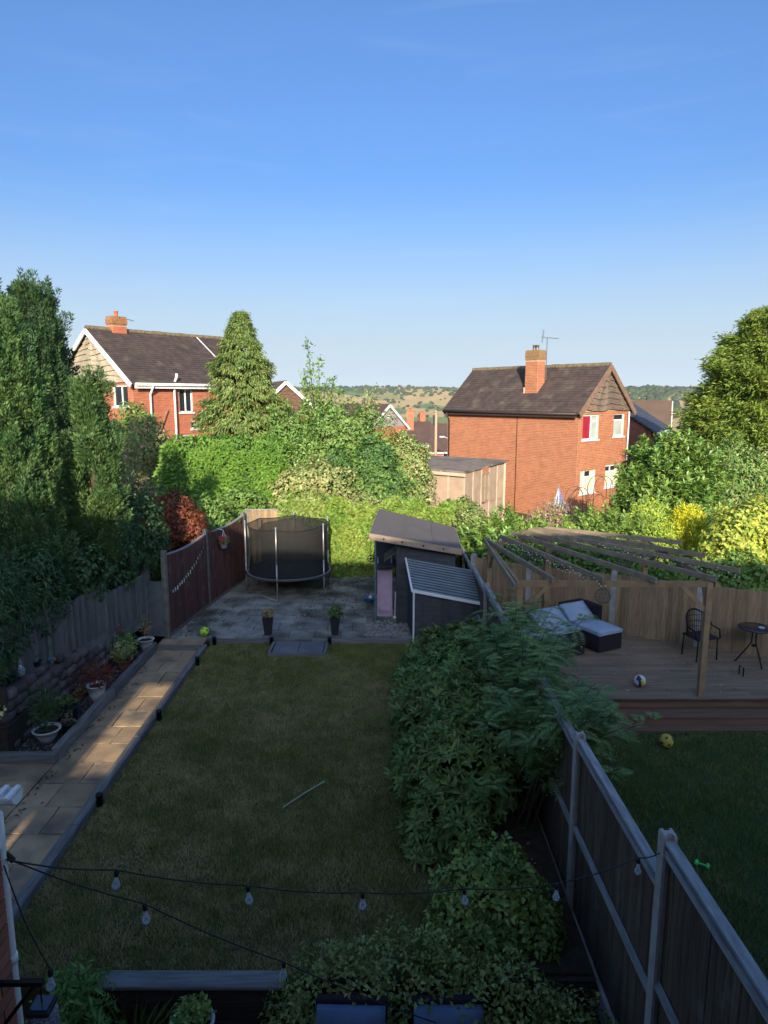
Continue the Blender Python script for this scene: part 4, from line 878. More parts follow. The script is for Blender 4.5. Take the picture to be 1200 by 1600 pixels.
pball('volleyball', 'white, navy and yellow volleyball on the timber deck', (4.5, 11.35, .362), .105, [m_vw, m_vb, m_vy], lambda d: int((math.atan2(d.y, d.x) * 1.6 + d.z * 1.5 + 9) / 1.05) % 3 if abs(d.z) < .75 else 0)
pball('football', 'scuffed yellow football on the neighbour\'s grass below the deck steps', (4.4, 9.9, 0), .108, [M('dull_yellow_ball', (.5, .42, .06), (.38, .32, .06), scale=14, rough=.6), m_vb], lambda d: 1 if pent(d) > .972 else 0)
bn = MB().tube([(-.05, 0, .02), (.05, 0, .02)], .014, 8)
for sx in (-.06, .06):
    for sy in (-.02, .02): bn.ball((sx, sy, .022), .024, 8)
bn.build('dog_bone', M('green_rubber', (.1, .75, .2), rough=.5), None, True, label='small green bone-shaped dog toy on the grass beyond the fence', cat='dog toy').location = (3.7, 7.15, .01)
bpy.data.objects['dog_bone'].rotation_euler = (0, 0, -.6)
sk = MB().tube([(0, 0, .03), (.25, .32, .035), (.5, .62, .03)], .012, 6).build('garden_cane', M('bamboo_cane', (.34, .38, .24), (.24, .3, .2), rough=.7), None, label='thin green cane lying on the lawn', cat='cane'); sk.location = (-1.34, 8.25, .01)

# ------------------------------------------------------------------ shed, store and slide
m_shed = M('charcoal_cladding', (.062, .068, .076), (.042, .046, .053), scale=5, rough=.8, obr=.14, stretch=(1, 1, 5), bump=.2)
m_felt = M('roof_felt', (.155, .14, .135), (.115, .105, .1), scale=26, rough=.97, bump=.6, bscale=120, detail=8)
m_lightwood = M('pale_fascia', (.36, .27, .19), (.26, .2, .15), scale=5, rough=.85, bump=.3)
sh = thing('garden_shed', 'charcoal playhouse shed with felt mono-pitch roof and pale fascia', 'shed', (.9, 16.8, .1))
def sl_(x, y, z): return (x - .9, y - 16.8, z - .1)
FL, FR, BR, BL = (-.32, 15.22, 2.3), (1.78, 15.32, 1.92), (1.9, 18.0, 1.9), (-.14, 18.0, 2.4)
mb = MB(); lo = [sl_(*p) for p in (FL, FR, BR, BL)]; mb.hexa(lo + [(p[0], p[1], p[2] + .045) for p in lo]); roof = mb.build('roof', m_felt, sh)
for f in (.36, .7):
    a = Vector(sl_(*FL)).lerp(Vector(sl_(*FR)), f); b = Vector(sl_(*BL)).lerp(Vector(sl_(*BR)), f); MB().beam(a + Vector((0, .01, .05)), b + Vector((0, 0, .05)), .05, .008).build('felt_seam', m_felt, roof)
for a, b in ((FL, FR), (FL, BL), (FR, BR)): MB().beam(Vector(sl_(*a)) + Vector((0, -.018 if a[1] == b[1] or b == FR else 0, -.04)), Vector(sl_(*b)) + Vector((0, -.018 if b == FR else 0, -.04)), .03, .14).build('fascia', m_lightwood, sh)
for f in (.15, .35, .58, .8): p = Vector(sl_(*FL)).lerp(Vector(sl_(*FR)), f); MB().box(p.x - .018, p.x + .018, p.y - .042, p.y - .034, p.z - .06, p.z - .02).build('bolt', m_dark, sh)
n = 16
for i in range(n):   # front cladding boards, cut to the sloping eave
    z0 = .1 + i * .135; z1 = z0 + .13
    if z1 > 2.16: z1 = 2.16
    if z1 - z0 < .04: continue
    MB().hexa([sl_(.34, 15.5, z0), sl_(.34, 15.475, z0), sl_(1.66 if z1 < 1.9 else 1.0, 15.475, z0), sl_(1.66 if z1 < 1.9 else 1.0, 15.5, z0), sl_(.34, 15.5, z1), sl_(.34, 15.49, z1), sl_(1.66 if z1 < 1.9 else .85, 15.49, z1), sl_(1.66 if z1 < 1.9 else .85, 15.5, z1)]).build('cladding_board', m_shed, sh)
for i in range(n):
    z0 = .1 + i * .135; z1 = min(z0 + .13, 2.2); MB().hexa([sl_(.31, 15.5, z0), sl_(.335, 15.5, z0), sl_(.335, 17.9, z0), sl_(.31, 17.9, z0), sl_(.325, 15.5, z1), sl_(.335, 15.5, z1), sl_(.335, 17.9, z1), sl_(.325, 17.9, z1)]).build('cladding_board', m_shed, sh)
MB().box(.34 - .9, 1.66 - .9, 15.503 - 16.8, 17.9 - 16.8, 0, 1.8).build('wall', m_shed, sh)
MB().box(.29 - .9, .37 - .9, 15.44 - 16.8, 15.474 - 16.8, 0, 2.0).build('corner_trim', m_shed, sh)
MB().tube([sl_(-.2, 15.32, .1), sl_(-.2, 15.32, 2.24)], .02, 8).build('post', M('teal_pole', (.12, .2, .2), rough=.5), sh)
MB().box(-.2 - .9 - .04, -.2 - .9 + .04, 17.8 - 16.8, 17.88 - 16.8, 0, 2.2).build('post', m_shed, sh)
MB().box(-.18 - .9, .3 - .9, 17.0 - 16.8, 17.8 - 16.8, .95, 1.03).build('platform', m_shed, sh); MB().box(-.18 - .9, .3 - .9, 17.78 - 16.8, 17.82 - 16.8, 1.03, 2.2).build('wall', m_shed, sh)
MB().hexa([sl_(.0, 15.9, 1.5), sl_(.31, 15.9, 1.72), sl_(.31, 16.6, 1.72), sl_(.0, 16.6, 1.5), sl_(.0, 15.9, 1.54), sl_(.31, 15.9, 1.76), sl_(.31, 16.6, 1.76), sl_(.0, 16.6, 1.54)]).build('canopy', M('mossy_felt', (.14, .13, .1), (.1, .1, .07), scale=12, rough=.97), sh)
hb = thing('wire_ornament', 'small dark round wire ornament hanging from the shed roof corner', 'ornament', (-.3, 15.2, 1.75)); MB().tube([(.075 * math.cos(a), 0, .075 * math.sin(a)) for a in np.linspace(0, 2 * math.pi, 17)], .012, 6, cap=False).build('rim', m_iron, hb); MB().tube([(-.07, 0, 0), (.07, 0, 0)], .006, 5).tube([(0, 0, -.07), (0, 0, .55)], .005, 5).ball((0, 0, 0), .03, 8).build('spokes', m_iron, hb)
# slide
m_pink = M('faded_pink_plastic', (.5, .36, .43), (.43, .31, .38), rough=.5)
sd_ = thing('slide', 'faded pink plastic slide leaning beside the charcoal shed', 'slide', (.02, 16.6, .1))
prof = [(-.55, .04), (-.3, .06), (0, .28), (.4, .68), (.75, .98), (.95, 1.0)]; mb = MB()
for (y0, z0), (y1, z1) in zip(prof, prof[1:]):
    mb.hexa([(-.17, y0, z0), (.17, y0, z0), (.17, y1, z1), (-.17, y1, z1), (-.17, y0, z0 + .015), (.17, y0, z0 + .015), (.17, y1, z1 + .015), (-.17, y1, z1 + .015)])
    for x in (-.19, .16): mb.hexa([(x, y0, z0 - .03), (x + .03, y0, z0 - .03), (x + .03, y1, z1 - .03), (x, y1, z1 - .03), (x, y0, z0 + .13), (x + .03, y0, z0 + .13), (x + .03, y1, z1 + .13), (x, y1, z1 + .13)])
mb.build('chute', m_pink, sd_); MB().box(-.19, .19, -.58, -.55, 0, .08).build('end_lip', m_pink, sd_)
for x in (-.15, .15): MB().tube([(x, .9, 1.0), (x, 1.05, 0)], .018, 7).build('leg', m_pink, sd_)
ld = thing('toy_stand', 'thin white pole standing on the patio beside the slide foot', 'pole', (.26, 15.9, .1)); MB().tube([(0, 0, 0), (.02, .15, .62)], .014, 7).build('pole', m_white, ld); MB().lathe([(.06, 0), (.055, .03), (.02, .05)], n=12).build('foot', m_white, ld)
tyc = thing('toy_tub', 'small blue tub lying on the patio near the trampoline', 'tub', (-.38, 17.2, .1)); MB().lathe([(.1, 0), (.14, .12), (.15, .13), (.13, .12), (.09, .02)], n=16).build('tub', M('blue_plastic', (.05, .2, .42), rough=.5), tyc, True); MB().ball((.02, -.02, .14), .045, 8).build('toy', m_white, tyc, True)
# low store with corrugated clear roof
ls = thing('lean_to_store', 'low charcoal store with a corrugated roof in front of the shed', 'store', (1.4, 14.8, .1))
def lz(x, y, z): return (x - 1.4, y - 14.8, z - .1)
a, b, c, d_ = (.6, 14.13, 1.3), (2.2, 14.13, .99), (2.06, 15.42, 1.42), (.5, 15.42, 1.7)
n = 9; mb = MB(); V3 = [Vector(lz(*p)) for p in (a, b, c, d_)]; rows = []
for i in range(n * 4 + 1):
    f = i / (n * 4); dz = .006 * math.sin(f * n * 2 * math.pi); p = V3[0].lerp(V3[3], f); q = V3[1].lerp(V3[2], f); rows.append(((p.x, p.y, p.z + dz), (q.x, q.y, q.z + dz)))
for r0, r1 in zip(rows, rows[1:]): mb.quad(r0[0], r0[1], r1[1], r1[0]); mb.quad(*[(p[0], p[1], p[2] - .006) for p in (r0[0], r1[0], r1[1], r0[1])])
mb.build('corrugated_roof', M('corrugated_sheet', (.09, .11, .13), (.06, .075, .09), scale=3, rough=.4, spec=.4), ls, True)
m_ribsheen = M('sky_sheen_rib', (.25, .3, .34), (.19, .23, .27), scale=4, rough=.4)  # pale colour stands in for sky reflected on the sheet's ridges
for k in range(12):
    f = (k + .5) / 12; MB().beam(V3[0].lerp(V3[3], f) + Vector((0, 0, .016)), V3[1].lerp(V3[2], f) + Vector((0, 0, .016)), .052, .02).build('sheen_rib', m_ribsheen, ls)
for p, q in ((a, b), (a, d_), (b, c)): MB().beam(Vector(lz(*p)) + Vector((0, 0, .0)), Vector(lz(*q)) + Vector((0, 0, .0)), .035, .06).build('trim', m_white, ls)
for i in range(13):
    x0 = .66 + i * .1135; x1 = x0 + .11; za = 1.27 - (x0 - .6) * .194 - .02; zb = 1.27 - (x1 - .6) * .194 - .02
    MB().hexa([lz(x0, 14.2, .1), lz(x1, 14.2, .1), lz(x1, 14.225, .1), lz(x0, 14.225, .1), lz(x0, 14.2, za), lz(x1, 14.2, zb), lz(x1, 14.225, zb), lz(x0, 14.225, za)]).build('cladding_board', m_shed, ls)
MB().hexa([lz(.66, 14.23, .1), lz(2.1, 14.23, .1), lz(2.02, 15.4, .1), lz(.56, 15.4, .1), lz(.66, 14.23, 1.22), lz(2.1, 14.23, .95), lz(2.02, 15.4, 1.36), lz(.56, 15.4, 1.62)]).build('wall', m_shed, ls)
MB().tube([lz(.64, 14.17, 1.25), lz(.64, 14.17, .1)], .022, 8).build('downpipe', m_white, ls); MB().box(.66 - 1.4, 2.1 - 1.4, 14.19 - 14.8, 14.2 - 14.8, .8, .82).build('batten', m_shed, ls)
MB().tube([lz(2.13, 14.1, 1.0), lz(2.1, 14.1, .1)], .018, 8).build('downpipe', M('grey_pipe', (.3, .34, .36), rough=.5), ls)

# concrete panel garage in front of the orange house
m_panel = M('tan_concrete_panel', (.42, .31, .22), (.33, .245, .175), scale=3, rough=.95, obr=.1, bump=.4, bscale=40)
m_rib = M('pale_panel_rib', (.5, .4, .3), (.42, .33, .25), scale=3, rough=.95)
gg = thing('panel_garage', 'tan concrete panel garage with flat sheet roof before the orange brick house', 'garage', (2.6, 27, 0))
def gwall(p, q, n, zt0, zt1, parts=1):
    for i in range(n):
        a = (p[0] + (q[0] - p[0]) * i / n, p[1] + (q[1] - p[1]) * i / n); b = (p[0] + (q[0] - p[0]) * (i + 1) / n, p[1] + (q[1] - p[1]) * (i + 1) / n); ta = zt0 + (zt1 - zt0) * i / n; tb_ = zt0 + (zt1 - zt0) * (i + 1) / n
        for k in range(parts):
            f0, f1 = k / parts, (k + 1) / parts; za0, za1, zb0, zb1 = -.2 + (ta + .2) * f0 + .01, -.2 + (ta + .2) * f1 - .01, -.2 + (tb_ + .2) * f0 + .01, -.2 + (tb_ + .2) * f1 - .01
            dx, dy = (b[0] - a[0]), (b[1] - a[1]); l_ = math.hypot(dx, dy); nx, ny = -dy / l_ * .04, dx / l_ * .04
            if k == parts - 1 and parts == 2 and i == 2: continue
            MB().hexa([(a[0] - 2.6, a[1] - 27, za0), (b[0] - 2.6, b[1] - 27, zb0), (b[0] + nx - 2.6, b[1] + ny - 27, zb0), (a[0] + nx - 2.6, a[1] + ny - 27, za0), (a[0] - 2.6, a[1] - 27, za1), (b[0] - 2.6, b[1] - 27, zb1), (b[0] + nx - 2.6, b[1] + ny - 27, zb1), (a[0] + nx - 2.6, a[1] + ny - 27, za1)]).build('panel', m_panel, gg)
        wr = Wall((a[0] - 2.6, a[1] - 27), (q[0] - p[0], q[1] - p[1]), (q[1] - p[1], p[0] - q[0])); rb = MB(); wr.box(rb, -.03, .03, -.2, ta + .01, -.02, .03); rb.build('rib', m_rib, gg)
gwall((-.4, 27.4), (3.02, 25.5), 6, 2.62, 2.55); gwall((3.02, 25.5), (5.0, 28.2), 5, 2.55, 2.72, 2)
MB().box(4.98 - 2.6 - .04, 5.04 - 2.6, 28.2 - 27 - .05, 28.22 - 27, -.2, 2.7).build('rib', m_rib, gg)
wz = Wall((3.02 - 2.6 + 1.98 * .4, 25.5 - 27 + 2.7 * .4), (1.98, 2.7), (.81, -.59)); 
f = window(wz, gg, 0, .64, 1.28, 2.42, m_lightwood, M('dusty_pane', (.3, .22, .15), (.38, .28, .18), rough=.3), bars=(.5,), trans=((.5, 0, 1),), sill=False, deep=.03)
P4 = [(-.6 - 2.6, 27.35 - 27, 2.68), (3.05 - 2.6, 25.38 - 27, 2.58), (5.2 - 2.6, 28.2 - 27, 2.76), (1.6 - 2.6, 30.4 - 27, 2.8)]
rfm = M('weathered_sheet', (.24, .2, .16), (.15, .13, .11), scale=4, rough=.95, spot=((.09, .08, .07), 1.2, .5, .7)); n = 5
for i in range(n):
    A, B, C, D = [Vector(p) for p in P4]; p0, p1 = A.lerp(B, i / n), A.lerp(B, (i + .985) / n); q0, q1 = D.lerp(C, i / n), D.lerp(C, (i + .985) / n); up = Vector((0, 0, .05)); MB().hexa([p0, p1, q1, q0, p0 + up, p1 + up, q1 + up, q0 + up]).build('roof_sheet', rfm, gg)
MB().beam((-.6 - 2.6, 27.33 - 27, 2.6), (3.05 - 2.6, 25.36 - 27, 2.5), .05, .12).build('fascia', m_rib, gg)
MB().tube([(.5 - 2.6, 29 - 27, 2.8), (1.9 - 2.6, 28 - 27, 2.9)], .02, 5).build('wire_stay', m_white, gg)

# telegraph pole and thin lamp column far down the hill
m_pole = M('pale_pole', (.4, .31, .2), (.33, .25, .17), scale=4, rough=.9, stretch=(4, 4, .3))
tp = thing('telegraph_pole', 'tall pale wooden telegraph pole left of the orange brick house', 'pole', (5.65, 75, -4.5)); MB().tube([(0, 0, 0), (.03, 0, 8.4)], [.18, .13], 10).build('pole', m_pole, tp, True); MB().box(-.32, -.12, -.12, .12, 6.8, 7.9).build('transformer', m_dark, tp)
MB().tube([(-.25, .5, 8.2), (.25, -.5, 8.2)], .05, 5).build('cross_arm', m_pole, tp)
lc = thing('lamp_column', 'slim grey street lamp column right of the telegraph pole', 'street lamp', (8.1, 85, -7)); MB().tube([(0, 0, 0), (0, 0, 7.2), (-.7, 0, 7.5)], .07, 7).build('column', M('grey_steel', (.5, .5, .48), rough=.5), lc); MB().box(-1.2, -.65, -.1, .1, 7.42, 7.56).build('lamp_head', m_white, lc)
# ------------------------------------------------------------------ trampoline
m_steel = M('galvanised_tube', (.45, .46, .47), (.36, .37, .38), rough=.4, metal=.6)
m_foam = M('foam_sleeve', (.05, .055, .055), rough=.8)
def netmat():
    m = bpy.data.materials.new('safety_net'); m.use_nodes = True; n = m.node_tree.nodes; l = m.node_tree.links.new
    b = n['Principled BSDF']; b.inputs['Base Color'].default_value = (.012, .014, .013, 1); b.inputs['Roughness'].default_value = .9
    t = n.new('ShaderNodeBsdfTransparent'); ms = n.new('ShaderNodeMixShader'); ms.inputs[0].default_value = .76
    l(t.outputs[0], ms.inputs[1]); l(b.outputs[0], ms.inputs[2]); l(ms.outputs[0], n['Material Output'].inputs[0]); return m
m_net = netmat(); TX, TY, TR = -2.62, 18.35, 1.13
tr = thing('trampoline', 'round trampoline with black safety net enclosure on the patio', 'trampoline', (TX, TY, .11))
MB().tube([(TR * math.cos(a), TR * math.sin(a), .56) for a in np.linspace(0, 2 * math.pi, 49)], .025, 8, cap=False).build('frame_ring', m_steel, tr, True)
MB().lathe([(.95, .555), (.95, .56)], n=40).build('mat', M('jumping_mat', (.035, .035, .03), (.06, .055, .045), scale=6, rough=.7), tr)
pm = MB(); pm.lathe([(.93, .575), (TR + .06, .58), (TR + .07, .55)], n=40, cap=False); pm.build('spring_pad', m_foam, tr, True)
angs = [math.radians(q) for q in (188, 262, 330, 28, 90, 146)]
for a in angs:
    x, y = (TR + .035) * math.cos(a), (TR + .035) * math.sin(a); MB().tube([(x, y, .02), (x, y, 1.0)], .02, 8).build('pole_lower', m_steel, tr, True)
    pl = MB().tube([(x, y, 1.0), (x, y, 1.95)], .019, 8); pl.ball((x, y, 1.96), .024, 8); pl.build('pole', m_steel, tr, True)
for a0, a1 in ((188, 262), (330, 28), (90, 146)):
    p = [((TR + .03) * math.cos(math.radians(a)), (TR + .03) * math.sin(math.radians(a))) for a in (a0, a1)]
    MB().tube([(*p[0], .02), (*p[1], .02)], .02, 7).build('foot_bar', m_steel, tr, True)
nv = []; seg = 72
for k in range(9):
    h = .58 + (1.9 - .58) * k / 8
    for j in range(seg):
        a = 2 * math.pi * j / seg; dmin = min(abs((a - q + math.pi) % (2 * math.pi) - math.pi) for q in angs); sag = min(1, dmin / .55)
        r_ = TR - .04 - .05 * math.sin(math.pi * k / 8); nv.append((r_ * math.cos(a), r_ * math.sin(a), h - (.05 * (1 - (1 - sag) ** 2) if k == 8 else .04 * k / 8 * sag)))
nb = MB(); nb.add(nv, [(k * seg + j, k * seg + (j + 1) % seg, (k + 1) * seg + (j + 1) % seg, (k + 1) * seg + j) for k in range(8) for j in range(seg)]); nb.build('safety_net', m_net, tr, True)
MB().tube([nv[8 * seg + j % seg] for j in range(seg + 1)], .012, 5, cap=False).build('net_hem', m_dark, tr)
sk_ = []; 
for j in range(seg + 1): a = 2 * math.pi * j / seg; sk_.append(((TR + .01) * math.cos(a), (TR + .01) * math.sin(a)))
lad = MB(); lad.beam((-1.02, -.62, 0), (-.98, -.6, .55), .03, .03).beam((-.98, -.72, 0), (-.94, -.7, .55), .03, .03); 

# ------------------------------------------------------------------ foliage materials
lf_cyp = leafmat('cypress_green', (.047, .098, .034), (.085, .14, .042), scale=2.2)
lf_cypd = leafmat('cypress_dark', (.032, .068, .027), (.05, .092, .034), scale=2)
lf_con = leafmat('conifer_yellowgreen', (.15, .19, .055), (.08, .125, .035), scale=1.6, hue=.025)
lf_hedge = leafmat('hedge_green', (.09, .17, .025), (.06, .125, .02), scale=1.5)
lf_shrub = leafmat('shrub_green', (.075, .14, .03), (.12, .19, .05), scale=1.2)
lf_pale = leafmat('pale_shrub', (.24, .24, .1), (.14, .18, .06), scale=1.5, hue=.03)
lf_ivy = leafmat('ivy_green', (.1, .17, .028), (.155, .2, .04), scale=1.6)
lf_laurel = leafmat('laurel_green', (.09, .17, .035), (.15, .22, .05), scale=1.2, rough=.35, spec=.5)
lf_laurell = leafmat('laurel_light', (.19, .27, .06), (.12, .19, .04), scale=1.5, rough=.4)
lf_gold = leafmat('golden_conifer', (.4, .4, .03), (.3, .33, .035), scale=2, hue=.015)
lf_var = leafmat('variegated_gold', (.31, .34, .06), (.16, .22, .04), scale=7, hue=.02)
lf_big = leafmat('leyland_green', (.1, .15, .025), (.14, .18, .028), scale=.9)
lf_rho = leafmat('rhododendron', (.07, .115, .03), (.1, .145, .038), scale=2, rough=.5, spec=.35, isl=.4)
lf_sor = leafmat('sorbaria', (.08, .14, .05), (.12, .18, .06), scale=1.5, isl=.3)
lf_box = leafmat('box_green', (.12, .16, .045), (.2, .22, .075), scale=4, isl=.45, rough=.45)
lf_bush = leafmat('bush_green', (.11, .18, .045), (.17, .22, .055), scale=3, isl=.4)
lf_red = leafmat('red_maple', (.1, .03, .018), (.17, .06, .028), scale=3, hue=.02)
lf_pink = leafmat('pink_flower', (.3, .1, .2), (.26, .13, .22), scale=4, isl=.25)
lf_dry = leafmat('dry_stems', (.25, .18, .1), (.16, .14, .07), scale=3)
lf_blue = leafmat('mid_green_tree', (.07, .11, .03), (.1, .14, .045), scale=.5)

def columnar(name, label, cat, cx, cy, z0, z1, prof, n_pl, mat, group=None, plume=(.4, .85), lw=(.07, .021), per=165, leanout=.28, parts=True):
    """upright conifer: many flame-shaped plumes set on a column of radius prof(h)"""
    t = thing(name, label, cat, (cx, cy, z0), group=group); H_ = z1 - z0; pr = np.array(prof)
    h = rng.random(n_pl) ** .9; a = rng.uniform(0, 2 * math.pi, n_pl); rr = np.interp(h, pr[:, 0], pr[:, 1]) * (1 + .14 * np.sin(a * 3 + h * 9)) * rng.uniform(.62, 1.05, n_pl)
    B = np.c_[rr * np.cos(a), rr * np.sin(a), h * (H_ - .45)]; O = np.c_[np.cos(a), np.sin(a), np.zeros(n_pl)]
    AX = nrm(O * leanout + np.array([0, 0, 1.]) + rng.normal(0, .1, (n_pl, 3))); PL = rng.uniform(*plume, n_pl)
    i = np.repeat(np.arange(n_pl), per); k = len(i); f = rng.random(k) ** .8; pa = rng.uniform(0, 2 * math.pi, k)
    U = nrm(np.cross(AX, O)); Wv = np.cross(AX, U); prad = .13 * PL[i] / .65 * (1 - f) ** .75 + .012
    rad = U[i] * np.cos(pa)[:, None] + Wv[i] * np.sin(pa)[:, None]
    P = B[i] + AX[i] * (f * PL[i])[:, None] + rad * prad[:, None]
    D = AX[i] * 1.0 + rad * .75 + rng.normal(0, .25, (k, 3)); ln = lw[0] * rng.uniform(.7, 1.5, k)
    leaves_obj('crown', [leaf_arrays(P, D, rad + rng.normal(0, .4, (k, 3)), ln, lw[1] * ln / lw[0], .1)], mat, t)
    trunk(t, [(0, 0, -.6), (0, 0, H_ * .5), (0, 0, H_ * .92)], [.12, .08, .02], m_bark)
    return t
cp = [(0, .35), (.12, .8), (.45, .85), (.75, .6), (.93, .28), (1, .05)]
columnar('cypress', 'tall green cypress at the left edge overhanging the grey fence', 'tree', -6.62, 12.0, 1.2, 6.85, [(0, .5), (.2, .7), (.5, .64), (.75, .42), (.92, .18), (1, .03)], 640, lf_cyp, 'tall cypresses along the left boundary')
columnar('cypress', 'tallest dark cypress, bushy topped, just left of the red brick house', 'tree', -8.05, 16.2, .3, 8.0, [(0, .5), (.3, .55), (.6, .52), (.85, .46), (.97, .32), (1, .1)], 560, lf_cypd, 'tall cypresses along the left boundary', plume=(.4, .8))
columnar('cypress', 'small bright cypress with a pointed top below the white-framed gable', 'tree', -5.62, 13.2, 2.0, 5.8, [(0, .25), (.2, .36), (.55, .36), (.8, .2), (1, .03)], 250, lf_cyp, 'tall cypresses along the left boundary', plume=(.4, .75))
columnar('cypress', 'dark cypress at the very edge behind the front one', 'tree', -8.75, 15.2, .3, 7.95, [(0, .7), (.3, .95), (.6, .9), (.85, .65), (1, .15)], 640, lf_cypd, 'tall cypresses along the left boundary')
columnar('cypress', 'narrow dark cypress between the tallest one and the brick gable', 'tree', -8.4, 17.7, .3, 7.0, [(0, .5), (.4, .55), (.75, .5), (1, .05)], 360, lf_cypd, 'tall cypresses along the left boundary')
# lower skirts of the front conifers hang over the fence
def bush(name, label, cat, lobes, n, L_, W_, mat, base=None, stems=True, group=None, extra=None, **kw):
    Lb = np.array(lobes, float); c = Lb[:, :3].mean(0); zb = base if base is not None else (Lb[:, 2] - Lb[:, 5]).min()
    t = thing(name, label, cat, (c[0], c[1], zb), group=group); loc = [(a[0] - c[0], a[1] - c[1], a[2] - zb, *a[3:]) for a in lobes]
    broad('foliage', loc, n, L_, W_, mat, t, **kw)
    if extra: broad('foliage', loc, extra[0], extra[1], extra[2], extra[3], t, **kw)
    if stems: limbs(t, (0, 0, 0), [(q[0] * .9, q[1] * .9, q[2] + q[5] * .3) for q in loc for _ in range(3)], .035, m_bark)
    return t
bush('evergreen_bush', 'dark evergreen bush hanging over the far end of the grey fence', 'bush', [(-5.45, 14.7, 2.45, .6, .6, .9), (-5.6, 13.8, 2.1, .48, .6, .8), (-5.25, 15.1, 1.9, .35, .5, .7), (-5.85, 12.7, 2.05, .5, .65, .75)], 9000, .1, .055, lf_cypd, base=.5)
bush('cypress_skirt', 'dark green conifer growth drooping over the fence by the stone wall', 'bush', [(-6.0, 9.9, 2.15, .5, .7, 1.05), (-6.4, 8.9, 2.2, .5, .8, 1.5), (-5.98, 11.3, 2.05, .45, .7, .8)], 12000, .11, .04, lf_cypd, base=.5, up=-.1, droop=.3)
bush('red_maple', 'rust-red Japanese maple behind the red-brown fence', 'tree', [(-5.45, 17.2, 2.45, .62, .6, .5), (-5.0, 17.0, 2.1, .5, .5, .45), (-5.8, 17.0, 1.9, .6, .5, .6)], 6500, .1, .045, lf_red, base=.5, up=0)
bush('dark_shrub', 'dark shrub in shade between maple and rear fence', 'shrub', [(-5.2, 19.0, 1.9, .9, .7, .75), (-4.4, 20.9, 2.0, .8, .5, .6), (-6.4, 18.8, 1.9, .8, .8, .8), (-6.5, 16.6, 1.6, .8, .8, .8)], 9000, .13, .07, lf_shrub, base=.3)
bush('straggly_shrub', 'straggly brown-green shrub in front of the red brick house', 'shrub', [(-7.6, 20.5, 2.3, .7, .6, .9), (-8.3, 21.5, 2.8, .7, .6, .8), (-8.0, 23, 3.6, .9, .7, 1.0)], 5200, .12, .045, lf_dry, base=.0, extra=(3000, .13, .06, lf_shrub), depth=.7)
bush('bay_tree', 'green and reddish tree against the lit wall of the red brick house', 'tree', [(-9.1, 25.2, 3.9, .9, .7, 1.2), (-8.5, 25.3, 3.2, .8, .7, .9)], 5000, .16, .07, lf_shrub, base=-.2, depth=.6)
# clipped hedge
def hedge(name, label, x0, x1, y0, y1, z0, z1, n, L_, W_, mat, round_=.35, **kw):
    t = thing(name, label, 'hedge', ((x0 + x1) / 2, (y0 + y1) / 2, z0)); X_, Y_, Z_ = (x1 - x0) / 2, (y1 - y0) / 2, (z1 - z0)
    p = rng.uniform(-1, 1, (n, 3)); ax = rng.choice(3, n, p=np.array([Y_ * Z_, X_ * Z_, 2 * X_ * Y_]) / (Y_ * Z_ + X_ * Z_ + 2 * X_ * Y_)); p[np.arange(n), ax] = np.sign(p[np.arange(n), ax]); p /= ((np.abs(p) ** 7).sum(1, keepdims=True)) ** (1 / 7)
    p *= (1 - .22 * rng.random(n) ** 2)[:, None]; lump = 1 + .06 * np.sin(p[:, :1] * 9 + 2 * p[:, 2:]) * np.sin(p[:, 2:] * 7 + p[:, 1:2] * 5)
    P = p * lump * np.array([X_, Y_, Z_ / 2]) + np.array([0, 0, Z_ / 2]); N = nrm(p ** 3 / np.array([X_, Y_, Z_ / 2]))
    ln = L_ * rng.uniform(.7, 1.3, n); leaves_obj('foliage', [leaf_arrays(P, nrm(np.cross(N, rdir(n))) + N * .45 + np.array([0, 0, .4]), N * 1.2 + rdir(n) * .6, ln, W_ * ln / L_, .2, .1)], mat, t)
    limbs(t, (0, 0, 0), [(X_ * q * .8, 0, Z_ * .6) for q in (-1, -.6, -.2, .2, .6, 1)], .05, m_bark); return t
hedge('clipped_hedge', 'big clipped bright green hedge before the tall conifer', -7.2, -3.0, 21.3, 23.0, 0, 4.05, 34000, .11, .06, lf_hedge)
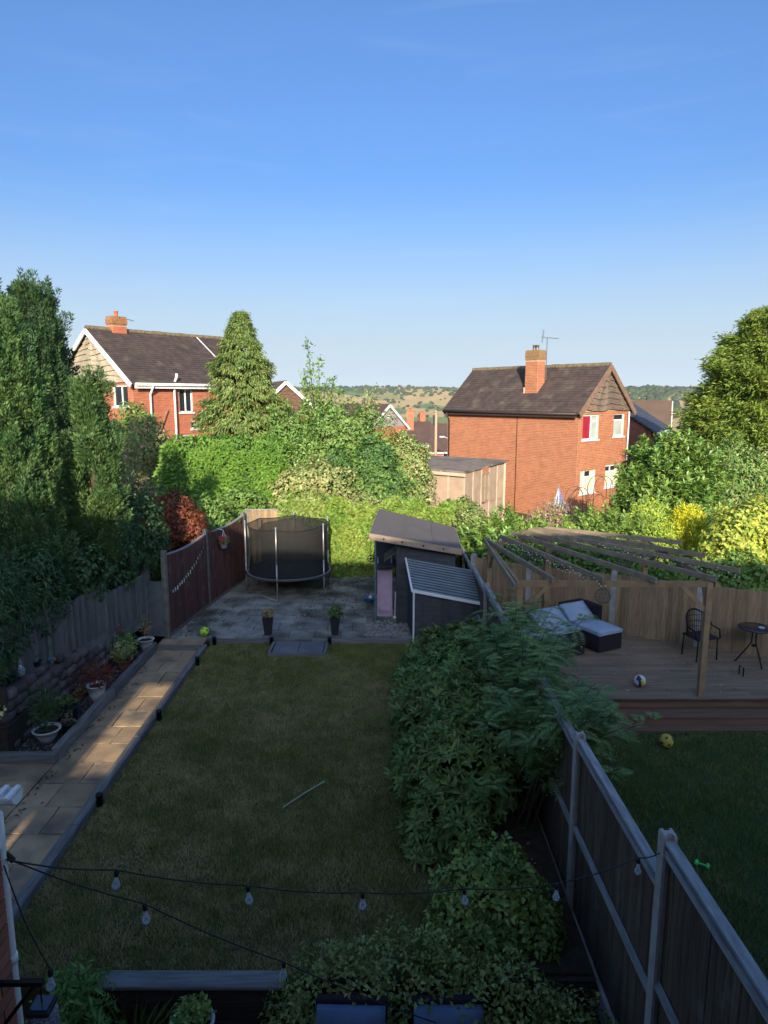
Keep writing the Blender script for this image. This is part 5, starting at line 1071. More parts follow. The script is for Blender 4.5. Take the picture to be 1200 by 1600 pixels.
# large drooping conifer
def droopy(name, label, cx, cy, z0, z1, rbase, n_cl, mat, per=62, ln=.2, wd=.05, shape=1.0, h0=.0, dirz=-.55, group=None, clr=(.22, .42), cat='tree'):
    t = thing(name, label, cat, (cx, cy, z0), group=group); H_ = z1 - z0
    h = h0 + (1 - h0) * rng.random(n_cl) ** 1.25; a = rng.uniform(0, 2 * math.pi, n_cl)
    rp = (1 - h) ** shape * rbase; rr = rp * rng.uniform(.45, 1.05, n_cl) * (1 + .13 * np.sin(h * 26 + a * 2)); C = np.c_[rr * np.cos(a), rr * np.sin(a), h * H_ + .1]
    O = np.c_[np.cos(a), np.sin(a), np.zeros(n_cl)]; i = np.repeat(np.arange(n_cl), per); k = len(i); q = rng.normal(0, 1, (k, 3)); cr = rng.uniform(*clr, n_cl) * (.45 + .55 * (1 - h))
    f = rng.random(k); P = C[i] + q * cr[i][:, None] * np.array([.45, .45, .3]) + O[i] * (f * cr[i])[:, None] + np.array([0, 0, 1.]) * (dirz * .6 * f * cr[i])[:, None]
    D = O[i] * .8 + np.array([0, 0, dirz]) + rng.normal(0, .38, (k, 3)); l_ = ln * rng.uniform(.6, 1.3, k) * (.6 + .4 * (1 - h[i]))
    leaves_obj('crown', [leaf_arrays(P, D, O[i] * .6 + np.array([0, 0, .6]) + rng.normal(0, .35, (k, 3)), l_, wd * l_ / ln, .15, .25)], mat, t)
    trunk(t, [(0, 0, -.3), (0, 0, H_ * .5), (0, 0, H_ * .97)], [.22, .13, .02], m_bark)
    m = MB()
    for _ in range(40):
        hh = random.uniform(.1, .9); aa = random.uniform(0, 6.28); r_ = (1 - hh) ** shape * rbase * .8; m.tube([(0, 0, hh * H_), (r_ * math.cos(aa), r_ * math.sin(aa), hh * H_ - .1)], [.04, .012], 5)
    m.build('limbs', m_bark, t, kind='stuff'); return t
droopy('drooping_conifer', 'tall conical yellow-green conifer right of the red brick house', -5.1, 25.0, .8, 8.25, 2.55, 1350, lf_con, per=95, ln=.16, wd=.052, shape=.82, clr=(.16, .36))
# central mass of shrubs, a thin young tree rising out of it
bush('mixed_shrub', 'dense green shrub mass above the ivy-covered fence', 'shrub', [(-1.9, 22.8, 3.2, 1.1, .9, 1.3), (-.7, 23.0, 3.5, 1.1, .9, 1.35), (-2.6, 22.4, 2.6, 1.0, .8, 1.2), (-.4, 22.4, 2.5, 1.2, .8, 1.1), (-1.5, 23.3, 4.1, .9, .7, 1.0), (-3.4, 23.9, 3.4, .8, .6, 1.5), (-2.7, 23.6, 3.9, .6, .6, 1.0)], 29000, .13, .065, lf_shrub, base=0, lump=.28, depth=.5)
bush('pale_leaved_shrub', 'pale cream-green shrub at the front of the shrub mass by the trampoline', 'shrub', [(-2.7, 21.6, 2.4, .9, .6, .8), (-1.9, 21.5, 2.6, .9, .6, .8), (-3.1, 21.4, 1.8, .6, .5, .6), (-1.0, 21.6, 1.9, .8, .5, .6)], 8500, .12, .06, lf_pale, base=0, lump=.25)
bush('variegated_shrub', 'yellowish variegated shrub left of the tan panel garage', 'shrub', [(.75, 23.2, 3.1, .75, .8, 1.0), (.95, 23.0, 2.1, .7, .7, .9), (.35, 22.9, 2.4, .6, .7, 1.0)], 10500, .11, .06, lf_pale, base=0, extra=(5000, .12, .06, lf_shrub), lump=.22)
bush('evergreen_shrub', 'dark evergreen shrub in the middle of the shrub mass', 'shrub', [(-.3, 22.0, 3.2, .6, .5, .9), (.1, 22.2, 2.4, .6, .5, .8), (-1.5, 21.9, 3.0, .5, .5, .7)], 8000, .1, .06, leafmat('dark_shrub_green', (.045, .1, .03), (.06, .12, .03)), base=0)
yt = thing('young_tree', 'thin young tree with a sparse airy crown rising above the shrubs', 'tree', (-2.35, 23.6, 0)); m = MB(); tips = []
for k in range(11):
    b = (random.uniform(-.2, .2), random.uniform(-.2, .2), random.uniform(3.6, 4.8)); tp_ = (random.uniform(-.75, .95), random.uniform(-.5, .5), random.uniform(5.1, 6.5)); 
    if k == 0: tp_ = (-.25, 0, 7.35)
    if k == 1: tp_ = (.15, 0, 6.7)
    m.tube([(0, 0, 3.4), b, tp_], [.035, .022, .006], 5); tips.append((b, tp_))
m.build('branches', m_bark, yt); trunk(yt, [(.2, 0, -.1), (0, 0, 3.5)], [.07, .04], m_bark)
ps_, ds_ = [], []
for b, e in tips:
    for _ in range(120): f = random.random() ** .7; p = Vector(b).lerp(Vector(e), f); s_ = .17 * (1 - f * .65); ps_.append((p.x + random.gauss(0, s_), p.y + random.gauss(0, s_), p.z + random.gauss(0, s_)))
ps_ = np.array(ps_); leaves_obj('crown', [leaf_arrays(ps_, rdir(len(ps_)) + [0, 0, .2], rdir(len(ps_)), .14, .065, .15, .1)], lf_shrub, yt)
yt2 = thing('young_tree', 'second thin leafy shoot beyond the shrubs before the far fields', 'tree', (-.9, 24.5, 0)); m = MB(); ps_ = []
for k in range(7):
    e = (random.uniform(-.7, .8), random.uniform(-.3, .3), random.uniform(4.9, 5.9)); m.tube([(0, 0, 3.5), (e[0] * .4, e[1] * .4, 4.6), e], [.03, .02, .006], 5)
    for _ in range(60): f = random.random(); ps_.append((e[0] * f + random.gauss(0, .13), e[1] * f + random.gauss(0, .13), 3.9 + (e[2] - 3.9) * f + random.gauss(0, .12)))
m.tube([(0, 0, -.1), (0, 0, 3.6)], [.06, .035], 6); m.build('branches', m_bark, yt2); ps_ = np.array(ps_); leaves_obj('crown', [leaf_arrays(ps_, rdir(len(ps_)) + [0, 0, .2], rdir(len(ps_)), .13, .06, .15, .1)], lf_pale, yt2)
# ivy over the rear fence
iv = thing('ivy', 'bright ivy blanket covering the rear fence behind the shed', 'ivy', (0, 19.9, .1)); n = 26000
x = rng.uniform(-1.75, 2.35, n); z = rng.random(n) ** .8 * 2.15; top = 2.1 + .12 * np.sin(x * 3.1) + .08 * np.sin(x * 7.7); z = np.minimum(z, top * rng.uniform(.85, 1, n)); lum = .16 + .1 * np.sin(x * 4 + z * 3) * np.sin(z * 5 - x) + .12 * (z / 2.1)
left = x < (-1.75 + .55 * (1 - z / 2.2) * 0 + .12 * np.sin(z * 9)); y = -lum * rng.uniform(.3, 1.1, n); k = rng.random(n) < .25; y[k] = rng.uniform(-.3, .5, k.sum()); z[k] = top[k] + rng.uniform(-.05, .1, k.sum())
P = np.c_[x, y, z]; D = np.c_[rng.normal(0, .6, n), -.5 + rng.normal(0, .4, n), -.35 + rng.normal(0, .5, n)]; N = np.c_[rng.normal(0, .4, n), -1 + rng.normal(0, .4, n), .5 + rng.normal(0, .4, n)]
ln = rng.uniform(.07, .13, n); leaves_obj('foliage', [leaf_arrays(P, D, N, ln, ln * .8, .15, .05)], lf_ivy, iv)
m = MB(); 
for k in range(14): xx = random.uniform(-1.6, 2.2); m.tube([(xx, -.06, 0), (xx + random.uniform(-.2, .2), -.07, 1.0), (xx + random.uniform(-.3, .3), -.05, 2.0)], .015, 5)
m.build('stems', m_bark, iv)
bush('bramble', 'yellow-green bramble growth at the right end of the ivy beside the shed roof', 'shrub', [(2.5, 19.2, 1.6, .5, .5, .7), (2.75, 18.4, 1.1, .5, .5, .8), (2.3, 20.0, 1.9, .5, .5, .5)], 5500, .09, .05, lf_pale, base=-.1, extra=(3500, .1, .055, lf_shrub))
bush('trailing_shrub', 'leafy cream and green shrub spilling over the rear fence above the trampoline', 'shrub', [(-2.5, 20.1, 2.15, .75, .4, .45), (-1.75, 20.0, 2.0, .5, .35, .5), (-2.0, 19.75, 1.75, .35, .25, .35)], 5500, .12, .065, lf_ivy, base=.1, extra=(2500, .12, .06, lf_pale), low=-.8)
# planting behind the deck fence
def spikes(name, label, cat, lobes, nsh, mat, L_=.17, W_=.05, base=-.1, group=None, per=26, shl=(.35, .6), outw=.5):
    """shoots with long leaves whorled along them (laurel)"""
    Lb = np.array(lobes, float); c = Lb[:, :3].mean(0); t = thing(name, label, cat, (c[0], c[1], base), group=group); loc = [(a[0] - c[0], a[1] - c[1], a[2] - base, *a[3:]) for a in lobes]
    P, N = lobes_pts(loc, nsh, .35, .2); A = nrm(N * outw + np.array([0, 0, .9]) + rng.normal(0, .25, (nsh, 3))); S = rng.uniform(*shl, nsh)
    i = np.repeat(np.arange(nsh), per); k = len(i); f = rng.random(k); pa = rng.uniform(0, 6.283, k); U = nrm(np.cross(A, rdir(nsh))); Wv = np.cross(A, U); rad = U[i] * np.cos(pa)[:, None] + Wv[i] * np.sin(pa)[:, None]
    Q = P[i] + A[i] * ((f - .35) * S[i])[:, None]; D = A[i] * (.35 + .5 * f[:, None]) + rad * .8; ln = L_ * rng.uniform(.7, 1.2, k)
    leaves_obj('foliage', [leaf_arrays(Q, D, A[i] * .8 - rad * .3 + rng.normal(0, .15, (k, 3)), ln, W_ * ln / L_, .2, .12)], mat, t)
    limbs(t, (0, 0, 0), [(q[0] * .9, q[1] * .9, q[2] + q[5] * .2) for q in loc for _ in range(3)], .03, m_bark); return t
spikes('laurel', 'light green laurel row behind the pergola', 'shrub', [(3.5, 17.6, 1.05, .7, .6, .8), (4.4, 17.5, 1.15, .8, .6, .85), (5.4, 17.4, 1.25, .8, .6, .85), (6.3, 17.3, 1.3, .8, .6, .9), (4.0, 18.5, 1.0, .8, .6, .8), (5.8, 18.3, 1.35, .9, .6, .8)], 950, lf_laurell, base=-.1)
spikes('laurel', 'dark leafy laurel at the left end of the pergola', 'shrub', [(2.75, 16.9, 1.35, .4, .4, .8), (3.0, 17.3, 1.6, .35, .4, .75), (2.35, 17.8, 1.1, .4, .5, .7)], 260, lf_laurel, base=-.1)
bush('dark_hedge', 'dark hedge in shade directly behind the deck fence', 'hedge', [(3.0, 16.2, 1.2, .7, .4, .9), (4.2, 15.7, 1.2, .8, .4, .85), (5.4, 15.3, 1.2, .8, .4, .85), (6.6, 14.8, 1.2, .8, .4, .8), (7.6, 14.4, 1.2, .7, .4, .8)], 11000, .12, .06, lf_shrub, base=-.1)
spikes('laurel', 'large rounded laurel right of the orange brick house', 'bush', [(8.4, 20.3, 2.6, 1.1, 1.0, 1.4), (9.2, 20.6, 2.4, .9, .9, 1.3), (7.8, 20.2, 2.0, .8, .8, 1.1), (8.9, 20.2, 3.1, .8, .8, .95), (8.0, 20.5, 2.9, .7, .7, .9)], 1250, lf_laurel, L_=.19, W_=.065, base=-.1)
bush('dark_understorey', 'dark shrub below the rounded laurel', 'shrub', [(7.6, 19.3, 1.4, .8, .6, 1.0), (8.9, 19.3, 1.3, .9, .6, 1.0)], 5000, .13, .06, lf_shrub, base=-.1)
columnar('golden_conifer', 'bright golden yellow dwarf conifer behind the pergola corner', 'shrub', 7.85, 17.4, .1, 2.75, [(0, .5), (.4, .58), (.75, .42), (1, .08)], 420, lf_gold, plume=(.25, .45), lw=(.07, .022), per=70)
bush('lime_shrub', 'soft lime-green shrub left of the golden conifer', 'shrub', [(7.0, 17.0, 1.6, .5, .4, .7), (7.1, 18.0, 2.1, .55, .5, .55)], 5000, .08, .025, leafmat('lime_leaf', (.28, .36, .05), (.22, .3, .05)), base=-.1, up=.8)
bush('variegated_bush', 'large gold-variegated bush at the right edge behind the deck fence', 'bush', [(8.5, 15.5, 1.9, 1.0, .8, 1.05), (9.2, 15.8, 1.9, .9, .8, 1.1), (8.0, 15.2, 1.5, .7, .6, .9)], 15000, .13, .07, lf_var, base=-.1)
bush('dark_hedge', 'dark green shrub under the gold-variegated bush', 'hedge', [(8.3, 14.2, 1.1, .8, .4, .75), (9.3, 14.0, 1.1, .8, .4, .8)], 5000, .11, .055, lf_laurel, base=-.1)
droopy('cedar', 'huge rounded yellow-green conifer at the right edge of the garden view', 14.7, 26.5, .3, 8.5, 3.3, 1900, lf_big, per=105, ln=.24, wd=.06, shape=.42, dirz=.12, h0=.12, clr=(.35, .65))
bush('grey_green_tree', 'loose grey-green tree at the right edge below the huge conifer', 'tree', [(11.3, 22.3, 2.6, 1.2, 1.0, 1.4), (12.4, 22.6, 2.4, 1.1, 1.0, 1.3), (10.7, 22.6, 1.7, .9, .8, 1.2)], 9000, .15, .055, lf_shrub, base=-.2, depth=.6, extra=(3000, .14, .05, lf_pale))
bush('yellow_tree', 'small yellow-leaved tree beside the cream gable', 'tree', [(20.3, 43, 1.8, 1.3, 1, 1.3)], 1500, .3, .16, lf_gold, base=-1.5)
# pink flowers, folded parasol and metal arch against the orange house
bush('pink_flowers', 'pink-purple flower spikes in front of the orange brick wall', 'flowers', [(6.5, 25.5, .85, .7, .5, .65), (7.3, 25.2, .7, .5, .4, .55), (5.8, 25.4, .65, .4, .4, .5)], 1300, .14, .028, lf_pink, base=-.2, up=1.0, depth=.8, extra=(2000, .14, .04, lf_pale))
pa_ = thing('parasol', 'folded blue and white striped parasol among the pink flowers', 'parasol', (6.85, 26.5, -.2)); m = MB()
for k in range(16):
    a0, a1 = k * math.pi / 8, (k + 1) * math.pi / 8; r0, r1 = (.26, .2) if k % 2 else (.2, .26)
    m.add([(0, 0, 2.15), (r0 * math.cos(a0), r0 * math.sin(a0), 1.35), (r1 * math.cos(a1), r1 * math.sin(a1), 1.35)], [(0, 1, 2)], k % 2)
m.build('canopy', [M('parasol_blue', (.12, .16, .34)), M('parasol_white', (.55, .55, .6))], pa_); MB().tube([(0, 0, 0), (0, 0, 2.25)], .02, 6).build('pole', m_steel, pa_)
for k, (x, y, w, h, lab) in enumerate(((7.6, 26.6, .9, 2.2, 'rusty metal garden arch left, before the orange brick wall'), (8.75, 27.4, 1.0, 2.55, 'rusty metal garden arch before the ground-floor windows'), (9.9, 28.2, .9, 2.4, 'rusty metal garden arch nearest the rounded laurel'))):
    t = thing('garden_arch', lab, 'arch', (x, y, -.3), R(25), group='metal garden arches by the orange house'); m = MB()
    for dy in (-.18, .18): m.tube([(-w / 2, dy, 0), (-w / 2, dy, h - w / 2)] + [(-w / 2 * math.cos(a), dy, h - w / 2 + w / 2 * math.sin(a)) for a in np.linspace(0, math.pi, 13)] + [(w / 2, dy, h - w / 2), (w / 2, dy, 0)], .014, 5)
    for z in (.4, .8, 1.2, 1.6): m.beam((-w / 2, -.18, z), (-w / 2, .18, z), .015, .015).beam((w / 2, -.18, z), (w / 2, .18, z), .015, .015)
    m.build('frame', MATS['rusty_wire'], t)

# ------------------------------------------------------------------ shrubs beside the lawn
def rhodo(name, label, lobes, nwh, mat, L_=.115, W_=.034, base=0, per=8, cat='shrub', seed=1):
    Lb = np.array(lobes, float); c = Lb[:, :3].mean(0); t = thing(name, label, cat, (c[0], c[1], base)); loc = [(a[0] - c[0], a[1] - c[1], a[2] - base, *a[3:]) for a in lobes]
    P, N = lobes_pts(loc, nwh, .3, .14); A = nrm(N * .8 + np.array([0, 0, .55]) + rng.normal(0, .2, (nwh, 3)))
    i = np.repeat(np.arange(nwh), per); k = len(i); pa = np.tile(np.arange(per) * 2 * math.pi / per * 1.0, nwh) + np.repeat(rng.uniform(0, 6, nwh), per) + rng.normal(0, .45, k); U = nrm(np.cross(A, rdir(nwh))); Wv = np.cross(A, U); rad = U[i] * np.cos(pa)[:, None] + Wv[i] * np.sin(pa)[:, None]
    sz = np.repeat(rng.uniform(.75, 1.25, nwh), per); ln = L_ * sz * rng.uniform(.8, 1.15, k); el = np.repeat(rng.uniform(.1, 1.1, nwh), per) + rng.normal(0, .28, k)
    D = rad + A[i] * el[:, None]; NN = A[i] - rad * el[:, None]
    # leaf with a raised middle: six points, four triangles
    D = nrm(D); S = nrm(np.cross(D, NN)); Up = np.cross(S, D); wd = (W_ * ln / L_)[:, None]; l_ = ln[:, None]; P0 = P[i] + rng.normal(0, .012, (k, 3))
    V = np.stack([P0, P0 + D * l_ * .35 + S * wd * .5 + Up * wd * .12, P0 + D * l_ * .72 + S * wd * .42 - Up * wd * .05, P0 + D * l_ - Up * l_ * .22, P0 + D * l_ * .72 - S * wd * .42 - Up * wd * .05, P0 + D * l_ * .35 - S * wd * .5 + Up * wd * .12, P0 + D * l_ * .55 - Up * wd * .12], 1).reshape(-1, 3)
    b = np.arange(k)[:, None] * 7; F = np.concatenate([b + np.array(q) for q in ((0, 1, 6), (1, 2, 6), (2, 3, 6), (3, 4, 6), (4, 5, 6), (5, 0, 6))], 1).reshape(-1, 3)
    leaves_obj('foliage', [(V, F)], mat, t); limbs(t, (0, 0, 0), [(q[0] * .85, q[1] * .85, q[2] + q[5] * .3) for q in loc for _ in range(4)], .025, m_bark); return t
rhodo('rhododendron', 'rhododendron at the far right of the lawn below the low store', [(1.15, 13.2, .35, .55, .5, .45), (1.6, 12.7, .5, .5, .6, .55), (.85, 12.35, .35, .5, .5, .48)], 950, lf_rho)
rhodo('rhododendron', 'middle rhododendron with lighter new leaves beside the lawn', [(.75, 11.1, .5, .55, .55, .6), (1.4, 11.0, .7, .6, .65, .7), (.95, 10.15, .6, .55, .45, .55)], 1100, leafmat('rhododendron_new', (.09, .15, .04), (.065, .12, .035), scale=3, isl=.4, rough=.5))
rhodo('rhododendron', 'largest dark rhododendron spilling on to the near right side of the lawn', [(.95, 9.3, .75, .75, .55, .7), (1.0, 8.1, .7, .75, .6, .75), (.6, 8.75, .3, .5, .5, .45), (.75, 7.45, .25, .5, .4, .55)], 1750, lf_rho, L_=.125)
# feathery sorbaria over the fence
sb = thing('sorbaria', 'tall feathery-leaved shrub arching over the boundary fence', 'shrub', (1.8, 9.4, 0)); m = MB(); LV = []
def pinnate(p, d, n, ln):
    d = Vector(d).normalized(); up = Vector(n); s_ = d.cross(up).normalized(); up = s_.cross(d); out = []
    for j in range(8):
        f = .18 + .8 * j / 8; base = Vector(p) + d * (ln * f) - Vector((0, 0, 1)) * (ln * .4 * f * f); l_ = ln * .34 * math.sin(math.pi * (.25 + .6 * f)) + .01
        for sg in (-1, 1): out.append((base, (s_ * sg * .9 + d * .5 - up * .15), up, l_))
    out.append((Vector(p) + d * ln * .98 - Vector((0, 0, 1)) * ln * .38, d - Vector((0, 0, .4)), up, ln * .25)); return out
for k in range(140):
    a = random.uniform(0, 6.28); r_ = random.uniform(.15, 1.05); hgt = random.uniform(1.15, 2.15) - .3 * r_; yb = random.uniform(-2.1, 1.5)
    if k < 12: hgt = random.uniform(2.0, 2.4); r_ *= .5
    if k >= 96: yb = random.uniform(-2.4, 1.0); r_ = random.uniform(.0, .45); hgt = random.uniform(1.7, 2.3)
    e = Vector((r_ * math.cos(a) + (.6 if k % 3 == 0 else .2), yb + r_ * math.sin(a) * .6, hgt)); b = Vector((random.uniform(-.15, .12), yb * .7, 0)); mid = b.lerp(e, .55) + Vector((0, 0, .28)); pts = [b, b.lerp(mid, .5) + Vector((0, 0, .06)), mid, e]
    m.tube(pts, [.013, .01, .006, .003], 5)
    for q in range(20):
        f = .38 + .62 * q / 19; p = mid.lerp(e, (f - .55) / .45) if f > .55 else b.lerp(mid, f / .55); az = random.uniform(0, 6.28)
        d = Vector((math.cos(az), math.sin(az), random.uniform(.0, .55))); LV += pinnate(p, d, (random.uniform(-.2, .2), random.uniform(-.2, .2), 1), random.uniform(.18, .31))
P = np.array([q[0] for q in LV]); D = np.array([tuple(q[1]) for q in LV]); N = np.array([tuple(q[2]) for q in LV]); ln = np.array([q[3] for q in LV])
leaves_obj('foliage', [leaf_arrays(P, D, N, ln, ln * .23, .12, .1)], lf_sor, sb); m.build('stems', MATS['green_stem'], sb)
bush('privet_bush', 'rounded light green bush at the lower right of the lawn', 'bush', [(1.12, 6.3, .05, .58, .52, .82), (.85, 6.05, -.1, .42, .4, .6), (1.42, 6.1, -.1, .36, .4, .65)], 9500, .075, .042, lf_bush, base=-.6, rand=.7, up=.4)
bush('box_hedge', 'low spreading box bush behind the two rattan chairs', 'bush', [(-.35, 5.35, -.05, .6, .4, .55), (.3, 5.4, .0, .7, .45, .6), (.95, 5.2, -.1, .65, .45, .55), (-.7, 5.2, -.25, .4, .35, .4), (1.5, 5.0, -.2, .5, .45, .5)], 15000, .06, .03, lf_box, base=-.6, rand=.7, up=.5)

# ------------------------------------------------------------------ mid-distance trees
tm = []
for k in range(5):
    lob = [(random.uniform(-1.4, 1.4), random.uniform(-1.2, 1.2), random.uniform(3, 6), random.uniform(1.3, 2), random.uniform(1.3, 2), random.uniform(1.2, 1.8)) for _ in range(6)]; P, N = lobes_pts(lob, 1500, .5, .2); V, F = leaf_arrays(P, N + rdir(1500) * .7, N + rdir(1500) * .5, .55, .4, .2, .1); tm.append((rawmesh('crown', V, F, lf_blue), MB().tube([(0, 0, -1), (0, 0, 3.5)], [.3, .15], 6).mesh('trunk', m_bark)))
spots = [(random.uniform(-.16, .17), random.uniform(110, 420)) for _ in range(80)] + [(random.uniform(.36, .5), random.uniform(80, 300)) for _ in range(26)] + [(random.uniform(-.55, -.16), random.uniform(70, 300)) for _ in range(16)]
for q, d in spots:
    x = q * d; zg = float(relief(np.array([x]), np.array([d]))[0]); k = random.randrange(5); s_ = random.uniform(.8, 1.5); t = thing('broadleaf_tree', 'broadleaf tree in the wooded valley beyond the houses', 'tree', (x, d, zg - .2), random.uniform(0, 6), group='valley trees beyond the houses'); t.scale = (s_,) * 3
    inst(tm[k][0], 'crown', t); inst(tm[k][1], 'trunk', t)
for x, y, s_, lab in ((-14, 900, 2.6, 'dark round tree standing alone in the green field'), (62, 1020, 2.1, 'round field tree right of the lone dark one'), (165, 1150, 2.4, 'broad tree on the hedge line below the golden field')):
    zg = float(relief(np.array([x * 1.]), np.array([y * 1.]))[0]); t = thing('field_tree', lab, 'tree', (x, y, zg)); t.scale = (s_,) * 3; inst(tm[1][0], 'crown', t); inst(tm[1][1], 'trunk', t)

# ------------------------------------------------------------------ pots and small things
m_pot = M('white_pot', (.62, .62, .6), (.5, .5, .48), scale=6, rough=.6); m_potd = M('charcoal_pot', (.03, .032, .036), rough=.6); m_clay = M('terracotta', (.3, .12, .07), (.22, .09, .055), rough=.9)
def pot(name, label, x, y, z, r0, r1, h, mat, plant=None, n=260, L_=.11, W_=.03, sp=.16, hh=.2, up=.6, flowers=None, sq=False, rz=0):
    t = thing(name, label, 'plant pot', (x, y, z), rz); sg = 4 if sq else 22
    MB().lathe([(r0, 0), (r0 + (r1 - r0) * .5, h * .5), (r1, h * .95), (r1 + .012, h * .96), (r1 + .012, h), (r1 - .018, h), (r1 - .022, h * .85)], n=sg).build('pot', mat, t, not sq)
    MB().lathe([(r1 - .022, h * .84), (r1 - .022, h * .86)], n=sg).build('soil', m_soil, t)
    if plant: broad('foliage', [(0, 0, h + hh * .55, sp, sp, hh * .6)], n, L_, W_, plant, t, up=up, depth=.95, rand=.7)
    if flowers: broad('flowers', [(0, 0, h + hh * .7, sp, sp, hh * .5)], flowers[1], flowers[2], flowers[2] * .7, flowers[0], t, up=.5, depth=.5)
    return t
pot('planter_pot', 'left of two tall tapered charcoal planters at the patio edge', -2.61, 14.72, .112, .1, .15, .4, m_potd, lf_dry, 160, .1, .03, .12, .16, sq=True, rz=.78)
pot('planter_pot', 'right of two tall tapered charcoal planters at the patio edge', -1.1, 14.72, .112, .1, .15, .4, m_potd, lf_rho, 220, .1, .035, .14, .18, flowers=(lf_pink, 14, .04), sq=True, rz=.78)
pot('bowl_pot', 'white bowl pot with dark conifer at the near corner of the planter', -5.22, 9.85, .1, .08, .2, .24, m_pot, lf_cypd, 700, .1, .02, .2, .55, up=1.0)
pot('white_pot', 'white pot with red-leaved grass leaning in the planter middle', -5.07, 11.35, .1, .11, .16, .3, m_pot, lf_red, 220, .22, .014, .22, .3, up=.5)
pot('white_pot', 'round white pot in front of the corner panel at the step', -5.03, 13.75, .1, .1, .17, .26, m_pot, lf_dry, 120, .14, .014, .1, .4, up=1.2)
pot('clay_pot', 'clay pot with variegated shrub at the far end of the planter', -5.12, 12.75, .1, .1, .15, .2, m_clay, lf_pale, 380, .08, .045, .24, .3)
pot('clay_pot', 'small red clay pot low beside the stone wall', -5.4, 11.4, .1, .07, .11, .14, m_clay, lf_dry, 60, .08, .02, .1, .12)
pot('black_pot', 'round black pot with a low plant in the planter bed', -5.25, 10.6, .1, .13, .18, .25, m_potd, lf_rho, 120, .1, .03, .15, .12)
pot('dark_pot', 'dark pot with a rusty plant beside the white bowl', -5.05, 10.2, .1, .08, .12, .17, m_potd, lf_dry, 90, .08, .02, .12, .14)
pot('hedge_plant', 'dark leafy potted plant under the gravel board', -5.3, 13.2, .1, .1, .14, .18, m_potd, lf_shrub, 420, .09, .04, .25, .35)
pot('white_tub', 'large round white tub of green leaves on the lower patio', -1.68, 5.16, -.6, .13, .18, .6, m_pot, lf_bush, 520, .06, .034, .15, .14)
gpl = thing('ornamental_grass', 'clump of yellowish ornamental grass below the sleeper wall', 'grass clump', (-2.2, 5.15, -.6)); n = 420; a = rng.uniform(0, 6.28, n); D = np.c_[np.cos(a) * .6, np.sin(a) * .6, rng.uniform(.4, 1.2, n)]; leaves_obj('foliage', [leaf_arrays(rng.normal(0, .05, (n, 3)) * [1, 1, 0] + [0, 0, .1], D, rdir(n), rng.uniform(.5, .95, n), .011, .1, .3)], leafmat('straw_grass', (.24, .2, .08), (.16, .17, .06)), gpl)
bush('fern_plant', 'feathery green plants at the near left corner of the lawn', 'plant', [(-2.75, 5.35, -.1, .32, .25, .45), (-2.5, 5.0, -.3, .3, .25, .4)], 2600, .09, .03, lf_shrub, base=-.6, depth=.8)
bush('pale_pink_flowers', 'pale pink flowering plant beside the downpipe', 'plant', [(-2.75, 4.7, .0, .25, .3, .55)], 1300, .07, .025, lf_shrub, base=-.6, depth=.8, extra=(26, .05, .045, leafmat('pale_pink', (.6, .45, .52), (.5, .4, .48))))
bush('yellow_flower', 'small yellow flowering plant at the left edge by the stone wall end', 'plant', [(-5.8, 9.55, .75, .1, .1, .12)], 60, .07, .05, leafmat('lemon_flower', (.6, .62, .2), (.5, .5, .2)), base=.4)
# hanging basket on the fence
hk = thing('hanging_basket', 'small white hanging pot of red geraniums on the red-brown fence', 'hanging basket', (-4.2, 17.5, 1.48)); MB().lathe([(.07, 0), (.095, .12), (.1, .13)], n=16).build('pot', M('lilac_white_pot', (.62, .55, .66), rough=.6), hk, True); m = MB()
for k in range(3): m.tube([(.095 * math.cos(k * 2.1), .095 * math.sin(k * 2.1), .13), (0, 0, .48)], .006, 4)
m.tube([(0, 0, .48), (-.14, .0, .52)], .008, 5); m.build('hanger', m_white, hk)
broad('foliage', [(0, 0, .2, .16, .22, .1)], 160, .07, .05, lf_shrub, hk, depth=.8); broad('flowers', [(-.02, .16, .24, .08, .11, .07), (0, -.15, .26, .08, .12, .07), (.02, .0, .2, .08, .07, .06)], 150, .06, .05, leafmat('geranium', (.62, .04, .1), (.5, .03, .08)), hk, depth=.6)
# string of pegs / shells along the fence
pgs = thing('peg_line', 'sagging line of pale pegs and trinkets hung on the red-brown fence', 'garland', (-4.55, 16.0, 1.5)); pts = [Vector((-.18, -1.25, -.35)).lerp(Vector((.04, .72, .3)), f) + Vector((.02, 0, -.12 * math.sin(math.pi * f))) for f in np.linspace(0, 1, 17)]; MB().tube(pts, .004, 4).build('cord', m_dark, pgs)
for k, p in enumerate(pts[:-1]): MB().lathe([(.014, -.07 - .02 * (k % 3)), (.02, -.03), (.006, 0)], (p.x, p.y, p.z), 7).build('peg', M('pale_peg', (.55, .55, .5), rough=.7) if k % 5 else M('teal_peg', (.3, .45, .42), rough=.6), pgs)
